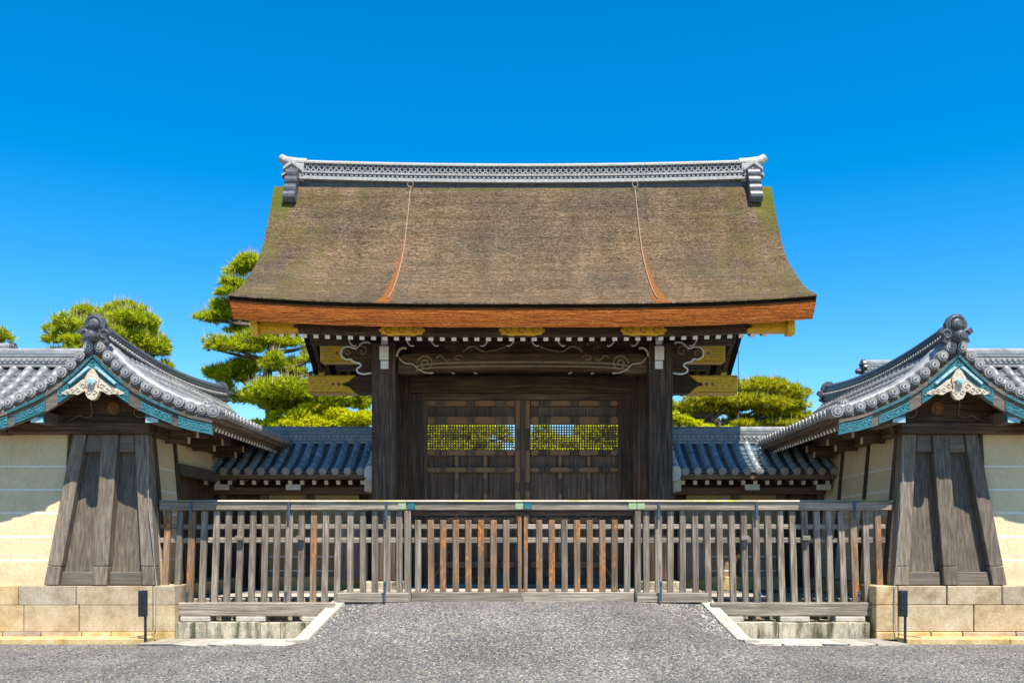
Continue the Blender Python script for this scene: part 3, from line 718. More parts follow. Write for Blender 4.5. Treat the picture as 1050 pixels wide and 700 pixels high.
# street walls running off to each side
for s, xc, lab in ((-1, -7.83, 'cream plaster boundary wall with white lines running off the left edge'), (1, 7.93, 'cream plaster boundary wall with white lines running off the right edge')):
    root = empty('boundary_wall', (s*12, 18.5, 0), lab, 'wall', 'plaster boundary walls', 'thing')
    a, b = sorted((xc+s*.9, s*19))
    mb = MB(); mb.hexa([(a,17.985,1.022),(b,17.985,1.022),(b,20.2,1.022),(a,20.2,1.022),(a,18.265,3.92),(b,18.265,3.92),(b,19.9,3.92),(a,19.9,3.92)])
    mb.build('plaster', PLASTER, root)
    a1, b1 = sorted((xc+s*1.92, s*19)); mb = MB(); mb.box(a1, b1, 17.98, 18.24, 3.88, 4.06); mb.build('lintel', W_DARK_X, root, bevel=.012)
    x0 = xc+s*.1
    prof = curve([(0,5.36),(.5,4.98),(1.0,4.66),(1.72,4.30)], 10)
    L = 11.0
    rm = MB(); bt = offset_profile(prof, -.12); tp_ = offset_profile(prof, -.04)
    for q in (1, -1):
        for i in range(len(prof)-1):
            (h0, z0), (h1, z1), (g0, w0), (g1, w1) = tp_[i], tp_[i+1], bt[i], bt[i+1]; e = s*19
            if q == 1 and h1 > .8: x0 = xc+s*1.3
            else: x0 = xc+s*.1
            rm.hexa([(x0,19.2-q*g0,w0),(e,19.2-q*g0,w0),(e,19.2-q*g1,w1),(x0,19.2-q*g1,w1),(x0,19.2-q*h0,z0),(e,19.2-q*h0,z0),(e,19.2-q*h1,z1),(x0,19.2-q*h1,z1)])
    x0 = xc+s*.1; rf = rm.build('roof', W_BROWN_X, root)
    tiled_slope(rf, [p for p in prof if p[0] < .8], (x0, 19.2), (s, 0), (0, -1), 1.2, .30, rc=.085, discs=False)
    tiled_slope(rf, prof, (x0+s*1.2, 19.2), (s, 0), (0, -1), L-1.2, .30, rc=.085, discs=False)
    ridge_pile(rf, (x0, 19.2), (x0+s*L, 19.2), 5.34, .36, lambda t: 0, .15)

# ------------------------------------------------------------------ inner walls between the gate and the end walls
for s, lab in ((-1, 'left inner wall with shaded blue-grey tile roof between gate and left end wall'), (1, 'right inner wall with half sunlit tile roof between gate and right end wall')):
    root = empty('inner_wall', (s*5.2, 23.3, 0), lab, 'wall', 'low tile roofed inner walls', 'thing')
    xa, xb = 3.42, 7.35
    prof = curve([(0,4.26),(.45,3.93),(.9,3.66),(1.40,3.42)], 8)
    rm = MB(); bt = offset_profile(prof, -.10); tp_ = offset_profile(prof, -.03)
    for q in (1, -1):
        for i in range(len(prof)-1):
            (h0, z0), (h1, z1), (g0, w0), (g1, w1) = tp_[i], tp_[i+1], bt[i], bt[i+1]
            rm.hexa([(s*xa,23.2-q*g0,w0),(s*xb,23.2-q*g0,w0),(s*xb,23.2-q*g1,w1),(s*xa,23.2-q*g1,w1),(s*xa,23.2-q*h0,z0),(s*xb,23.2-q*h0,z0),(s*xb,23.2-q*h1,z1),(s*xa,23.2-q*h1,z1)])
    rf = rm.build('roof', W_BROWN_X, root)
    tiled_slope(rf, prof, (s*(xa+.16), 23.2), (s, 0), (0, -1), 3.75, .284, rc=.086, disc_r=.086, tmat=(TILE_SHADE, TILE_SHADE_PAN))
    tiled_slope(rf, prof, (s*(xa+.16), 23.2), (s, 0), (0, 1), 3.75, .284, rc=.078, discs=False)
    ridge_pile(rf, (s*(xa-.02), 23.2), (s*xb, 23.2), 4.22, .40, lambda t: 0, .14)
    mb = MB()                                          # stepped verge tiles next to the gate pillar
    for k, (h, z) in enumerate(resample(prof, .3)):
        c = Vector((s*(xa+.06), 23.2-h, z+.05)); mb.tube([c+Vector((0,.17,.10)), c+Vector((0,-.13,-.02))], [.115,.135], 10)
    h, z = prof[-1]; mb.tube([(s*(xa+.05), 23.2-h, z-.02), (s*(xa+.05), 23.2-h-.1, z-.04)], .15, 12)
    mb.build('verge_tiles', TILE_PALE, rf, smoothed=False)
    mb = MB(); y = 21.95
    mb.box(*sorted((s*(xa+.02), s*(xa+.22))), y-.1, y+.9, 3.0, 3.30); mb.build('verge_bracket', CREAM_END, root, bevel=.02)
    mb = MB(); mb.box(*sorted((s*xa, s*xb)), 21.83, 21.9, 3.285, 3.365); mb.build('eave_board', W_BROWN_X, root)
    for i in range(14):
        x = s*(xa+.28+i*.278); mb = MB(); mb.bar((x, 23.0, 3.55), (x, 21.97, 3.215), .085, .095); e = Vector((x, 21.97, 3.215)); d = Vector((0,-1.03,-.335)).normalized()
        mb.bar(e, e+d*.012, .088, .098, m=1); mb.build('rafter', [W_BROWN_Y, CREAM_END], root)
    mb = MB(); mb.box(*sorted((s*xa, s*xb)), 22.5, 22.75, 2.97, 3.14); mb.build('wall_plate', W_BROWN_X, root, bevel=.01)
    for x in (3.8, 5.3, 6.95):
        mb = MB(); mb.box(*sorted((s*(x-.13), s*(x+.13))), 21.98, 22.6, 3.05, 3.165); mb.box(*sorted((s*(x-.17), s*(x+.17))), 21.968, 21.979, 3.04, 3.17, m=1)
        if x > 5: mb.build('bracket_arm', [W_BROWN_Y, CREAM_END], root)
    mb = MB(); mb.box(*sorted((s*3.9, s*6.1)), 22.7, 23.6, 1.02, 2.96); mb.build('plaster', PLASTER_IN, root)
    mb = MB(); mb.box(*sorted((s*xa, s*7.55)), 22.95, 23.05, 2.9, 3.6); mb.build('frieze_board', W_DARK_X, root)
    mb = MB(); mb.box(*sorted((s*7.1, s*8.2)), 22.85, 22.95, .7, 3.3); mb.build('end_board', W_DARK_Z, root)
    mb = MB(); mb.box(*sorted((s*3.3, s*3.9)), 23.02, 23.12, .7, 3.3); mb.build('end_board', W_DARK_Z, root)
    for x in (3.55, 5.05, 6.15, 7.1):
        mb = MB(); mb.box(*sorted((s*(x-.1), s*(x+.1))), 22.6, 23.0, .74, 2.968); mb.build('post', W_DARK_Z, root, bevel=.01)
    mb = MB(); mb.box(*sorted((s*6.26, s*7.0)), 22.9, 23.0, .74, 2.968); mb.build('side_door', W_DARK_Z, root)
    mb = MB(); mb.box(*sorted((s*3.85, s*6.1)), 22.55, 23.6, .7, 1.018); mb.build('stone_base', STONE_Y, root, bevel=.012)
    mb = MB(); mb.box(*sorted((s*3.65, s*4.4)), 22.45, 22.54, .95, 2.2); mb.build('board_screen', W_GREY_Z, root)

# ------------------------------------------------------------------ the great gate
gate = empty('palace_gate', (0, 23.4, .73), 'great wooden gate with thick curved cypress bark roof and gilt fittings', 'gate')
RY = 23.4; XV = 6.0
TOPF = [(4.0,6.72),(3.35,7.00),(2.75,7.37),(2.0,7.95),(1.55,8.43),(1.2,8.95),(.8,9.66),(.42,10.36),(0,10.50)]      # distance in front of the ridge, height
top = curve(TOPF, 40)
def flare(x): return .17*(abs(x)/XV)**3.2
NX = 40; xsr = [XV*(-1+2*i/NX) for i in range(NX+1)]
def under(h):                                      # underside of the bark layer
    return interp([(0,9.65),(.42,9.45),(.8,8.85),(1.2,8.2),(1.55,7.78),(2.0,7.38),(2.75,6.90),(3.94,6.236)], h)
mb = MB()
for sg in (-1, 1):
    rows = [[(x, RY+sg*h, z+flare(x)*min(1, h/2.5)) for x in xsr] for h, z in top[::-1]]
    mb.grid(rows, 0)                                 # thatch surface
    h0, z0 = TOPF[0]
    lip = [[(x, RY+sg*h0, z0+flare(x)) for x in xsr], [(x, RY+sg*(h0+.01), z0-.035+flare(x)) for x in xsr], [(x, RY+sg*(h0-.06), z0-.06+flare(x)) for x in xsr], [(x, RY+sg*(h0-.045), z0-.105+flare(x)) for x in xsr]]
    mb.grid(lip[:2], 0); mb.grid(lip[1:], 2)  # lower strip of the lip coloured dark as its shadow line
    mb.grid([[(x, RY+sg*(h0-.045), z0-.105+flare(x)) for x in xsr]]+[[(x*(1-.012*k/5), RY+sg*(h0-.045-.03*k/5+.015*math.sin(math.pi*k/5)), z0-.105-.385*k/5+flare(x)) for x in xsr] for k in range(1, 6)], 1)
    und = [3.88,3.1,2.5,1.9,1.4,.9,.4,0]
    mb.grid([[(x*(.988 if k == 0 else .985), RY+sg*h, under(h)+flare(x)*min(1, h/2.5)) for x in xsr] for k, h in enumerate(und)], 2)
    for e in (0, -1):                                # verge faces: cut bark
        ring_t = [(xsr[e], RY+sg*h, z+flare(XV)*min(1, h/2.5)) for h, z in top]
        ring_b = [(xsr[e]*.986, RY+sg*h*.985, under(h*.985)+flare(XV)*min(1, h/2.5)) for h, z in top]
        mb.grid([ring_t, ring_b], 1)
roof = mb.build('bark_roof', [BARK, EDGE, SHADE_BARK], gate, closed=False)
for p in roof.data.polygons: p.use_smooth = p.material_index == 0
# cables lying on the thatch
for s in (-1, 1):
    pts = []
    for i, (h, z) in enumerate(top[::-1][5:-3]):
        t = i/len(top); pts.append((s*(2.70+.13*t)+random.uniform(-.003,.003), RY-h-.02, z+.03))
    mb = MB(); mb.tube(pts, .011, 6); c = pts[0]
    mb.tube([(c[0]+.07*math.cos(t), c[1]-.06, c[2]+.05+.07*math.sin(t)) for t in np.linspace(0, 6.28, 13)], .012, 5, cap=False)
    mb.build('lightning_cable', CABLE, roof)
# ridge
def rsag(x): return .10*(abs(x)/5.6)**2
zb = 10.515
mb = MB(); xr = [5.42*(-1+2*i/48) for i in range(49)]
def course(w_, a, b, m=0):
    mb.grid([[(x, RY-w_, zb+a+rsag(x)), (x, RY-w_, zb+b+rsag(x)), (x, RY+w_, zb+b+rsag(x)), (x, RY+w_, zb+a+rsag(x)), (x, RY-w_, zb+a+rsag(x))] for x in xr], m)
course(.30, -.16, .0, 1); course(.42, .0, .05); course(.36, .05, .10); course(.34, .10, .17, 1); course(.38, .17, .22); course(.28, .22, .42, 1); course(.34, .42, .455)
for i in range(98):                                  # row of little dots
    x = -5.35+i*.1103; mb.box(x-.03, x+.03, RY-.365, RY-.30, zb+.115+rsag(x), zb+.158+rsag(x))
for i in range(78):                                  # diamond lattice band
    x = -5.36+i*.1393
    for sg in (-1, 1): mb.bar((x-.09*sg, RY-.295, zb+.225+rsag(x)), (x+.09*sg, RY-.295, zb+.418+rsag(x)), .022, .03, up=(0,1,0))
ridge = mb.build('ridge', [TILE_DISC, TILE_DARK], gate, closed=False)
for k in range(9):
    a, b = -5.4+k*1.2, -5.4+(k+1)*1.2-.012; mb = MB(); q = np.linspace(a, b, 7)
    mb.tube([(x, RY, zb+.50+rsag(x)) for x in q], .11, 12); mb.build('ridge_cap', TILE_DISC, ridge)
for s in (-1, 1):
    mb = MB(); z0 = zb+.15
    mb.box(*sorted((s*5.30, s*5.70)), RY-.36, RY+.36, z0-.10, z0+.34)
    mb.ext([(s*5.34, RY-.43, z0+.12), (s*5.50, RY-.43, z0+.24), (s*5.58, RY-.43, z0+.30), (s*5.66, RY-.43, z0+.24), (s*5.80, RY-.43, z0+.14), (s*5.80, RY-.43, z0+.22), (s*5.58, RY-.43, z0+.40), (s*5.34, RY-.43, z0+.22)], (0,.86,0))
    mb.ext([(s*5.36, RY-.39, z0-.02), (s*5.58, RY-.39, z0+.16), (s*5.84, RY-.39, z0-.0), (s*5.84, RY-.39, z0+.09), (s*5.58, RY-.39, z0+.25), (s*5.36, RY-.39, z0+.09)], (0,.78,0))
    horn = [(s*5.30, z0+.40), (s*5.50, z0+.41), (s*5.68, z0+.43), (s*5.84, z0+.47), (s*5.96, z0+.56)]
    mb.tube([(x, RY, z+.06) for x, z in horn], [.13,.13,.13,.12,.10], 12)
    mb.build('ridge_end', TILE_DISC, ridge, bevel=.012)
    for sg in (-1, 1):
        mb = MB()
        for (h, z) in ((.46, 10.68), (.54, 10.48), (.62, 10.26), (.72, 10.06)):
            mb.tube([(s*5.40, RY+sg*h, z), (s*5.70, RY+sg*h, z)], .135, 12)
            mb.box(*sorted((s*5.42, s*5.68)), *sorted((RY+sg*(h-.30), RY+sg*(h+.06))), z-.14, z+.14)
        mb.build('ridge_drop_tile', TILE_DARK, ridge, bevel=.008)

# eave beam, gilt plates
def lobed(cx, cz, hw, hh):
    pts = []
    for i in range(48):
        a = 2*math.pi*i/48; r = 1+.07*math.cos(10*a)
        c, s_ = math.cos(a), math.sin(a); pts.append((cx+hw*r*math.copysign(abs(c)**.55, c), cz+hh*r*math.copysign(abs(s_)**.6, s_)))
    return pts
ED = 19.92
mb = MB()
for i in range(40):
    xa, xb = [XV*.925*(-1+2*j/40) for j in (i, i+1)]
    f0, f1 = flare(xa), flare(xb); a, b = Z(344, ED), Z(335, ED)+.02
    mb.hexa([(xa,ED,a+f0),(xb,ED,a+f1),(xb,ED+.22,a+f1),(xa,ED+.22,a+f0),(xa,ED,b+f0),(xb,ED,b+f1),(xb,ED+.22,b+f1),(xa,ED+.22,b+f0)])
eb = mb.build('eave_beam', W_DARK_X, gate)
for px in (412, 535, 660):
    mb = MB(); D = ED-.04; mb.ext([(x, D, z) for x, z in lobed(X(px, D), Z(338.3, D), .46, .115)], (0,.035,0))
    pt_ = mb.build('gilt_plate', GOLD, eb, bevel=.008); mb = MB()
    for q in (-1, 0, 1): mb.tube([(X(px, D)+q*.28+.07*math.cos(t), D, Z(338.3, D)+.06*math.sin(t)) for t in np.linspace(0, 5.5, 9)], .010, 5)
    mb.build('engraving', BRONZE, pt_)
for s in (-1, 1):
    D = ED-.012; x0 = 4.66; x1 = XV*.925+.01; f = flare(5.2)
    a, b = Z(344.3, D)+f-.02, Z(334.5, D)+f+.015; c = (a+b)/2
    pts = [(x1,a),(x1,b+.03),(x0+.12,b-.02),(x0+.02,b-.03),(x0+.06,c+.045),(x0+.16,c+.03),(x0+.12,c),(x0+.16,c-.03),(x0+.06,c-.045),(x0+.02,a-.0),(x0+.12,a-.0)]
    mb = MB(); mb.ext([(s*x, D, z) for x, z in pts], (0,.24,0)); mb.build('gilt_corner', GOLD, eb)
# rafters with white ends, front and rear
for i in range(43):
    x = -5.10+i*.243; f = flare(x)*.9; mb = MB(); D = 20.12; z = Z(346.3, D)+f
    mb.bar((x, D, z), (x, 22.3, z+.92), .10, .125); e = Vector((x, D, z)); d = Vector((0,-2.18,-.92)).normalized(); mb.bar(e, e+d*.012, .103, .128, m=1)
    mb.build('rafter', [W_DARK_Y, WHITE_END], gate)
for i in range(40):
    x = -5.26+i*.27; mb = MB(); mb.bar((x, 26.75, 5.98), (x, 24.6, 7.1), .10, .12); mb.build('rear_rafter', W_DARK_Y, gate)
mb = MB(); mb.box(-5.3, 5.3, 26.6, 26.8, 6.08, 6.28); mb.build('rear_eave_beam', W_DARK_X, gate)
# bargeboards with gilt ends
for s in (-1, 1):
    mb = MB(); hh = [3.62*(1-i/12) for i in range(13)]
    for sg in (-1, 1):
        for a, b in zip(hh, hh[1:]):
            za, zb_ = under(a)-.02+flare(5.6)*min(1, a/2.5), under(b)-.02+flare(5.6)*min(1, b/2.5)
            mb.hexa([(s*5.52,RY+sg*a,za-.36),(s*5.64,RY+sg*a,za-.36),(s*5.64,RY+sg*b,zb_-.36),(s*5.52,RY+sg*b,zb_-.36),(s*5.52,RY+sg*a,za),(s*5.64,RY+sg*a,za),(s*5.64,RY+sg*b,zb_),(s*5.52,RY+sg*b,zb_)])
    bo = mb.build('bargeboard', W_BROWN_Y, gate)
    for sg in (-1, 1):
        mb = MB(); h = 3.63; z = under(3.62)+flare(5.6)
        mb.tube([(s*5.58, RY+sg*(h-.05), z-.06), (s*5.58, RY+sg*(h+.03), z-.06)], .10, 12); mb.box(*sorted((s*5.50, s*5.66)), *sorted((RY+sg*(h-.25), RY+sg*(h+.02))), z-.40, z-.17)
        mb.box(*sorted((s*5.505, s*5.655)), *sorted((RY+sg*(h-.02), RY+sg*(h+.01))), z-.22, z-.05)
        mb.build('gilt_end_cap', GOLD, bo, bevel=.02)
        mb = MB(); h = 3.1; z = under(h)+flare(5.6); mb.box(*sorted((s*5.50, s*5.66)), *sorted((RY+sg*(h-.12), RY+sg*(h+.12))), z-.42, z-.1); mb.build('gilt_band', GOLD, bo)
# pillars
for s in (-1, 1):
    for y in (21.7, 25.1):
        x = X(395 if s < 0 else 676, 21.7); mb = MB(); w_ = .27
        mb.box(x-w_, x+w_, y-w_, y+w_, .95, 6.35); p = mb.build('pillar', W_DARK_Z, gate, bevel=.05, seg=2)
        mb = MB(); mb.box(x-.42, x+.42, y-.42, y+.42, .72, .96); mb.build('stone_foot', STONE_M, p, bevel=.03)
    mb = MB(); x = s*3.0; mb.tube([(x, RY, .75), (x, RY, 7.2)], [.36,.33], 18); mb.build('main_post', W_DARK_Z, gate, smoothed=True)
    a, b = sorted((X(536+s*101, RY), X(536+s*124, RY))); mb = MB(); mb.box(a, b, RY-.16, RY+.1, .75, Z(404, RY)); mb.build('jamb', W_DARK_Z, gate, bevel=.012)
    # forward-projecting beam ends, painted pale
    x = X(394 if s < 0 else 676, 21.3)
    for (ya, yb_, w_, yf) in ((377.5, 369.5, .17, 21.34), (369, 355, .20, 21.26), (353, 341, .14, 21.34)):
        mb = MB(); mb.box(x-w_/2, x+w_/2, yf+.02, 21.6, Z(ya, 21.3), Z(yb_, 21.3)); mb.box(x-w_/2-.004, x+w_/2+.004, yf, yf+.018, Z(ya, 21.3)-.004, Z(yb_, 21.3)+.004, m=1); mb.build('beam_nosing', [W_DARK_Y, WHITE_END], gate, bevel=.012)
    # carved cloud nosing at the outer side
    x0 = X(383 if s < 0 else 688, 21.7)
    def C(u, v, y=21.62): return (x0+s*u, y, Z(367, 21.7)+v)
    out = [(0,.28),(.10,.34),(.24,.33),(.34,.24),(.42,.20),(.52,.24),(.66,.22),(.72,.12),(.70,.02),(.60,-.05),(.50,-.04),(.44,-.10),(.30,-.14),(.28,-.20),(.36,-.26),(.34,-.34),(.22,-.38),(.06,-.36),(0,-.34)]
    oc = curve(out, 60)
    mb = MB(); mb.ext([C(u, v) for u, v in oc], (0,.16,0)); cn = mb.build('carved_nosing', W_DARK_X, gate, bevel=.012)
    mb = MB(); mb.tube([C(u, v, 21.61) for u, v in oc[2:-2]], .022, 6); mb.build('painted_edge', WHITE_END, cn, smoothed=True)
    mb = MB()
    for (cu, cv, r) in ((.24,.14,.14),(.58,.09,.09)): mb.tube([C(cu+r*(1-t/9)*math.cos(t), cv+r*(1-t/9)*math.sin(t), 21.615) for t in np.linspace(0, 8, 22)], .014, 5)
    mb.build('carved_scroll', W_SCROLL, cn)
# rainbow beam between the pillars
kz0, kz1 = Z(384, 21.7), Z(363.5, 21.7); xw = 2.84
tb = [(-xw,kz1-.06),(-xw*.9,kz1),(-xw*.5,kz1+.01),(0,kz1+.015),(xw*.5,kz1+.01),(xw*.9,kz1),(xw,kz1-.06)]
lb = [(xw,kz0+.02),(xw*.86,kz0),(xw*.78,kz0+.04),(xw*.6,kz0+.075),(0,kz0+.10),(-xw*.6,kz0+.075),(-xw*.78,kz0+.04),(-xw*.86,kz0),(-xw,kz0+.02)]
mb = MB(); mb.ext([(x, 21.55, z) for x, z in curve(tb, 30)+curve(lb, 40)], (0,.32,0)); kb = mb.build('rainbow_beam', W_DARK_X, gate, bevel=.02)
mb = MB()
for dz, r in ((.16, .022), (.07, .018)):
    mb.tube([(x, 21.54, z+dz) for x, z in curve(lb, 60)[8:53]], r, 6)
for s in (-1, 1):
    c = (s*2.20, (kz0+kz1)/2+.0)
    mb.tube([(c[0]+s*.19*(1-t/13)*math.cos(t), 21.54, c[1]+.19*(1-t/13)*math.sin(t)) for t in np.linspace(0, 11, 40)], .020, 6)
    mb.tube([(c[0]-s*.25-s*.3*t, 21.54, c[1]+.12+.06*math.sin(6*t)) for t in np.linspace(0, 1, 14)], .014, 5)
    mb.tube([(c[0]-s*.75-s*.10*math.cos(t), 21.54, c[1]+.13+.05*math.sin(t)) for t in np.linspace(0, 5, 10)], .012, 5)
mb.build('carved_scroll', W_SCROLL, kb)
mb = MB()
for s in (-1, 1):
    mb.tube([(s*x, 21.535, z) for x, z in curve([(2.80,kz1-.10),(2.68,kz1-.22),(2.50,kz1-.24),(2.42,kz1-.30),(2.36,kz0+.10),(2.20,kz0+.02),(2.02,kz0+.015)], 24)], .016, 6)
    mb.tube([(s*x, 21.5, z) for x, z in curve([(2.85,kz1-.08),(2.80,kz1+.06),(2.70,kz1+.12),(2.62,kz1+.10)], 10)], .03, 6)
mb.build('painted_edge', CREAM_END, kb, smoothed=True)
# frog-leg strut, bracket arms and struts above the beam
mb = MB(); mo = MB(); zb0 = kz1+.02
for s in (-1, 1):
    arm = [(.15,.24),(.25,.235),(.36,.16),(.55,.08),(.80,.03),(.80,-.02),(.45,-.02),(.28,.05),(.15,.14)]
    mb.ext([(s*u, 21.6, zb0+v) for u, v in arm], (0,.12,0))
    mo.tube([(s*u, 21.592, zb0+v) for u, v in curve(arm[:6], 16)], .016, 5)
    mo.tube([(s*u, 21.59, zb0+v) for u, v in curve([(1.35,.02),(1.22,.13),(1.08,.14),(.95,.05),(.84,.02)], 14)], .022, 6)
mb.box(-.3, .3, 21.6, 21.76, zb0+.20, zb0+.30)
fl = mb.build('frog_leg_strut', W_DARK_X, gate, bevel=.01); mo.build('carved_outline', W_SCROLL, fl, smoothed=True)
mb = MB(); rnd = random.Random(5)
for s in (-1, 1):
    for k in range(16):
        cx, cz, r = s*rnd.uniform(1.1, 1.75), zb0+rnd.uniform(.06, .25), rnd.uniform(.04,.09); a0 = rnd.uniform(0, 6)
        mb.tube([(cx+r*(1-t/9)*math.cos(t+a0), 21.6, cz+r*(1-t/9)*math.sin(t+a0)) for t in np.linspace(0, 7, 14)], .016, 5)
mb.build('carved_foliage', W_BROWN_X, fl)
for s in (-1, 1):
    for cx in (.36, .95, 1.9, 2.45, 3.75):
        for q in ((-1,) if cx in (.36, .95) else (1,)):
            mb = MB(); pts = curve([(0,.03),(.06,.02),(.13,.08),(.17,.18)], 8)
            mb.ext([(s*(cx+q*u), 21.42, zb0+.10+v) for u, v in pts]+[(s*(cx+q*(u-.05)), 21.42, zb0+.13+v) for u, v in pts[::-1]], (0,.14,0), m=0)
            mb.tube([(s*(cx+q*u), 21.41, zb0+.10+v) for u, v in pts], .015, 6, m=1); mb.build('bracket_arm', [W_DARK_X, WHITE_END], gate)
# beams along the gate and sheathing
for (y, za, zb_, hw) in ((22.05, 6.40, 6.66, 4.9), (25.1, 6.36, 6.62, 4.9), (RY, 8.7, 9.0, 5.4)):
    mb = MB(); mb.box(-hw, hw, y-.14, y+.14, za, zb_); mb.build('purlin', W_DARK_X, gate, bevel=.015)
def capped(name, y, hw, py0, py1, D, gl, depth=.4):
    mb = MB(); mb.box(-hw+.01, hw-.01, y-depth/2, y+depth/2, Z(py0, D), Z(py1, D)); b = mb.build(name, W_DARK_X, gate, bevel=.015)
    for s in (-1, 1):
        a, c_ = Z(py0, D)-.008, Z(py1, D)+.008; m_ = (a+c_)/2; xi = hw-gl
        pts = [(hw,a),(hw,c_),(xi-.12,c_),(xi-.04,c_-.07),(xi+.08,m_+.05),(xi+.18,m_+.035),(xi+.22,m_),(xi+.18,m_-.035),(xi+.08,m_-.05),(xi-.04,a+.07),(xi-.12,a)]
        mb = MB(); mb.ext([(s*x, y-depth/2-.012, z) for x, z in pts], (0,depth+.024,0))
        cp = mb.build('gilt_end_cap', GOLD, b, bevel=.012)
        mb = MB(); yf_ = y-depth/2-.016
        for (u, r) in ((.30, .055), (.44, .045)): mb.ext([(s*(xi+u-r), yf_, m_), (s*(xi+u), yf_, m_+r*1.15), (s*(xi+u+r), yf_, m_), (s*(xi+u), yf_, m_-r*1.15)], (0,.012,0))
        for zz in (a+.03, c_-.03): mb.box(*sorted((s*(xi+.12), s*(hw-.03))), yf_+.004, yf_+.012, zz-.006, zz+.006)
        for k in range(6):
            cx = xi+.5+k*(gl-.55)/6+.03; mb.tube([(s*(cx+.045*math.cos(t)), yf_+.006, m_+(.07 if k % 2 else -.07)+.05*math.sin(t)) for t in np.linspace(0, 5.5, 9)], .007, 4)
        mb.build('engraving', BRONZE, cp)
    return b
capped('lintel', RY, X(754, RY)-.0, 404, 386.5, RY, 1.05, .44)
capped('upper_beam', RY, X(742, RY), 372, 355, RY, .85, .36)
mb = MB(); mb.box(-2.65, 2.65, RY-.14, RY+.12, Z(410.5, RY), Z(404, RY)-.003); mb.build('door_head', W_DARK_X, gate, bevel=.012)
mb = MB(); mb.box(-2.8, 2.8, RY-.06, RY+.06, Z(386, RY)+.0, 7.6); mb.build('transom_board', W_DARK_X, gate)
for s in (-1, 1):
    for k in range(3):
        mb = MB(); pts = curve([(0,0),(.08,.03),(.12,.12)], 6); mb.tube([(s*(1.1+k*.55+u), RY-.3, Z(386, RY)+.02+v) for u, v in pts], .02, 6); mb.build('bracket_arm', WHITE_END, gate)
# small beams tying front pillars to main posts, rear the same
for s in (-1, 1):
    for (ya, yb_) in ((21.97, 23.1), (23.75, 24.83)):
        for za in (5.05, 6.0):
            mb = MB(); mb.box(s*3.08-.12, s*3.08+.12, ya, yb_, za, za+.34); mb.build('tie_beam', W_DARK_Y, gate, bevel=.012)
# door leaves
for s in (-1, 1):
    D = RY; x_in, x_out = .03, X(637.5, D)+.0; yf = RY-.10
    zt_ = Z(410.6, D); zbm = .80
    def bx(mb, xa, xb, za, zb_, ya=0, yb_=.09, m=0): mb.box(*sorted((s*xa, s*xb)), yf+ya, yf+yb_, za, zb_, m)
    mb = MB(); bx(mb, x_in, x_in+.17, zbm, zt_); bx(mb, x_out-.10, x_out, zbm, zt_)
    rails = [(411, 417), (427, 435.5), (461, 467.5), (479, 484.5), (530, 536), (575, 582)]
    for a, b in rails: bx(mb, x_in+.17, x_out-.10, Z(b, D), Z(a, D), .004)
    bx(mb, x_in+.17, x_out-.10, zbm, zbm+.2, .004)
    xm = [lerp(x_in+.17, x_out-.10, t) for t in (.335, .665)]
    for x in xm:
        bx(mb, x-.06, x+.06, zbm+.2, Z(461, D), .006)
    leaf = mb.build('door_leaf', W_DOOR, gate, bevel=.01)
    mb = MB(); bx(mb, x_in+.02, x_out+.03, Z(435, D), zt_-.01, .092, .11); bx(mb, x_in+.02, x_out+.03, zbm, Z(462, D), .092, .11); mb.build('door_boards', W_DOOR, leaf)
    mb = MB(); za, zb_ = Z(460.8, D), Z(435.7, D); xa, xb = x_in+.172, x_out-.102; nx, nz = 34, 10
    for i in range(1, nx): x = lerp(xa, xb, i/nx); bx(mb, x-.015, x+.015, za, zb_, .03, .05)
    for i in range(1, nz): z = lerp(za, zb_, i/nz); bx(mb, xa, xb, z-.015, z+.015, .051, .07)
    mb.build('lattice', W_DOOR, leaf)
    def fitting(pts):
        mb = MB(); mb.ext([(s*x, yf-.008, z) for x, z in pts], (0,.014,0)); mb.build('bronze_fitting', BRONZE, leaf)
    for (a, b) in rails:
        zc = (Z(a, D)+Z(b, D))/2; hh = ((Z(a, D)-Z(b, D))/2-.012)*1.0
        for (p0, p1) in [(x_in+.175, x_in+.36), (x_out-.28, x_out-.105)]+[(x-.24, x+.24) for x in xm]:
            fitting(((p0,zc+hh*.5),(p0+.05,zc+hh),(p1-.05,zc+hh),(p1,zc+hh*.5),(p1,zc-hh*.5),(p1-.05,zc-hh),(p0+.05,zc-hh),(p0,zc-hh*.5)))
    for x in xm:
        for (a, b) in ((468, 478), (485, 492), (506, 529.5), (537, 574)):
            z0, z1 = Z(b, D), Z(a, D); t_ = .05 if b-a < 20 else .05; fitting(((x-.04,z1),(x+.04,z1),(x+.04,z0+t_),(x,z0),(x-.04,z0+t_)))
    for (a, b) in ((411, 440), (462, 494), (504, 540)): fitting(((x_in+.03,Z(a, D)),(x_in+.14,Z(a, D)),(x_in+.14,Z(b, D)),(x_in+.03,Z(b, D))))
mb = MB(); mb.box(-.05, .05, RY-.16, RY-.02, .8, Z(410.6, RY)); mb.build('meeting_post', W_DARK_Z, gate)
mb = MB()
for i in range(8): mb.box(-4+i*1.0, -4+(i+1)*1.0-.01, 21.2, 26.2, .70, .765)
mb.build('stone_platform', STONE_P, gate, bevel=.012)
# thin wire hanging from the eave at the right
mb = MB(); xw_ = X(753, RY); mb.tube([(xw_, RY-.4, 6.9), (xw_+.01, RY-.4, 5.9), (xw_+.03, RY-.4, 4.6)], .008, 5); mb.tube([(xw_+.015, RY-.4, 5.82), (5.15, RY-.3, 5.82)], .008, 5)
mb.build('wire', IRON_BLUE, gate)

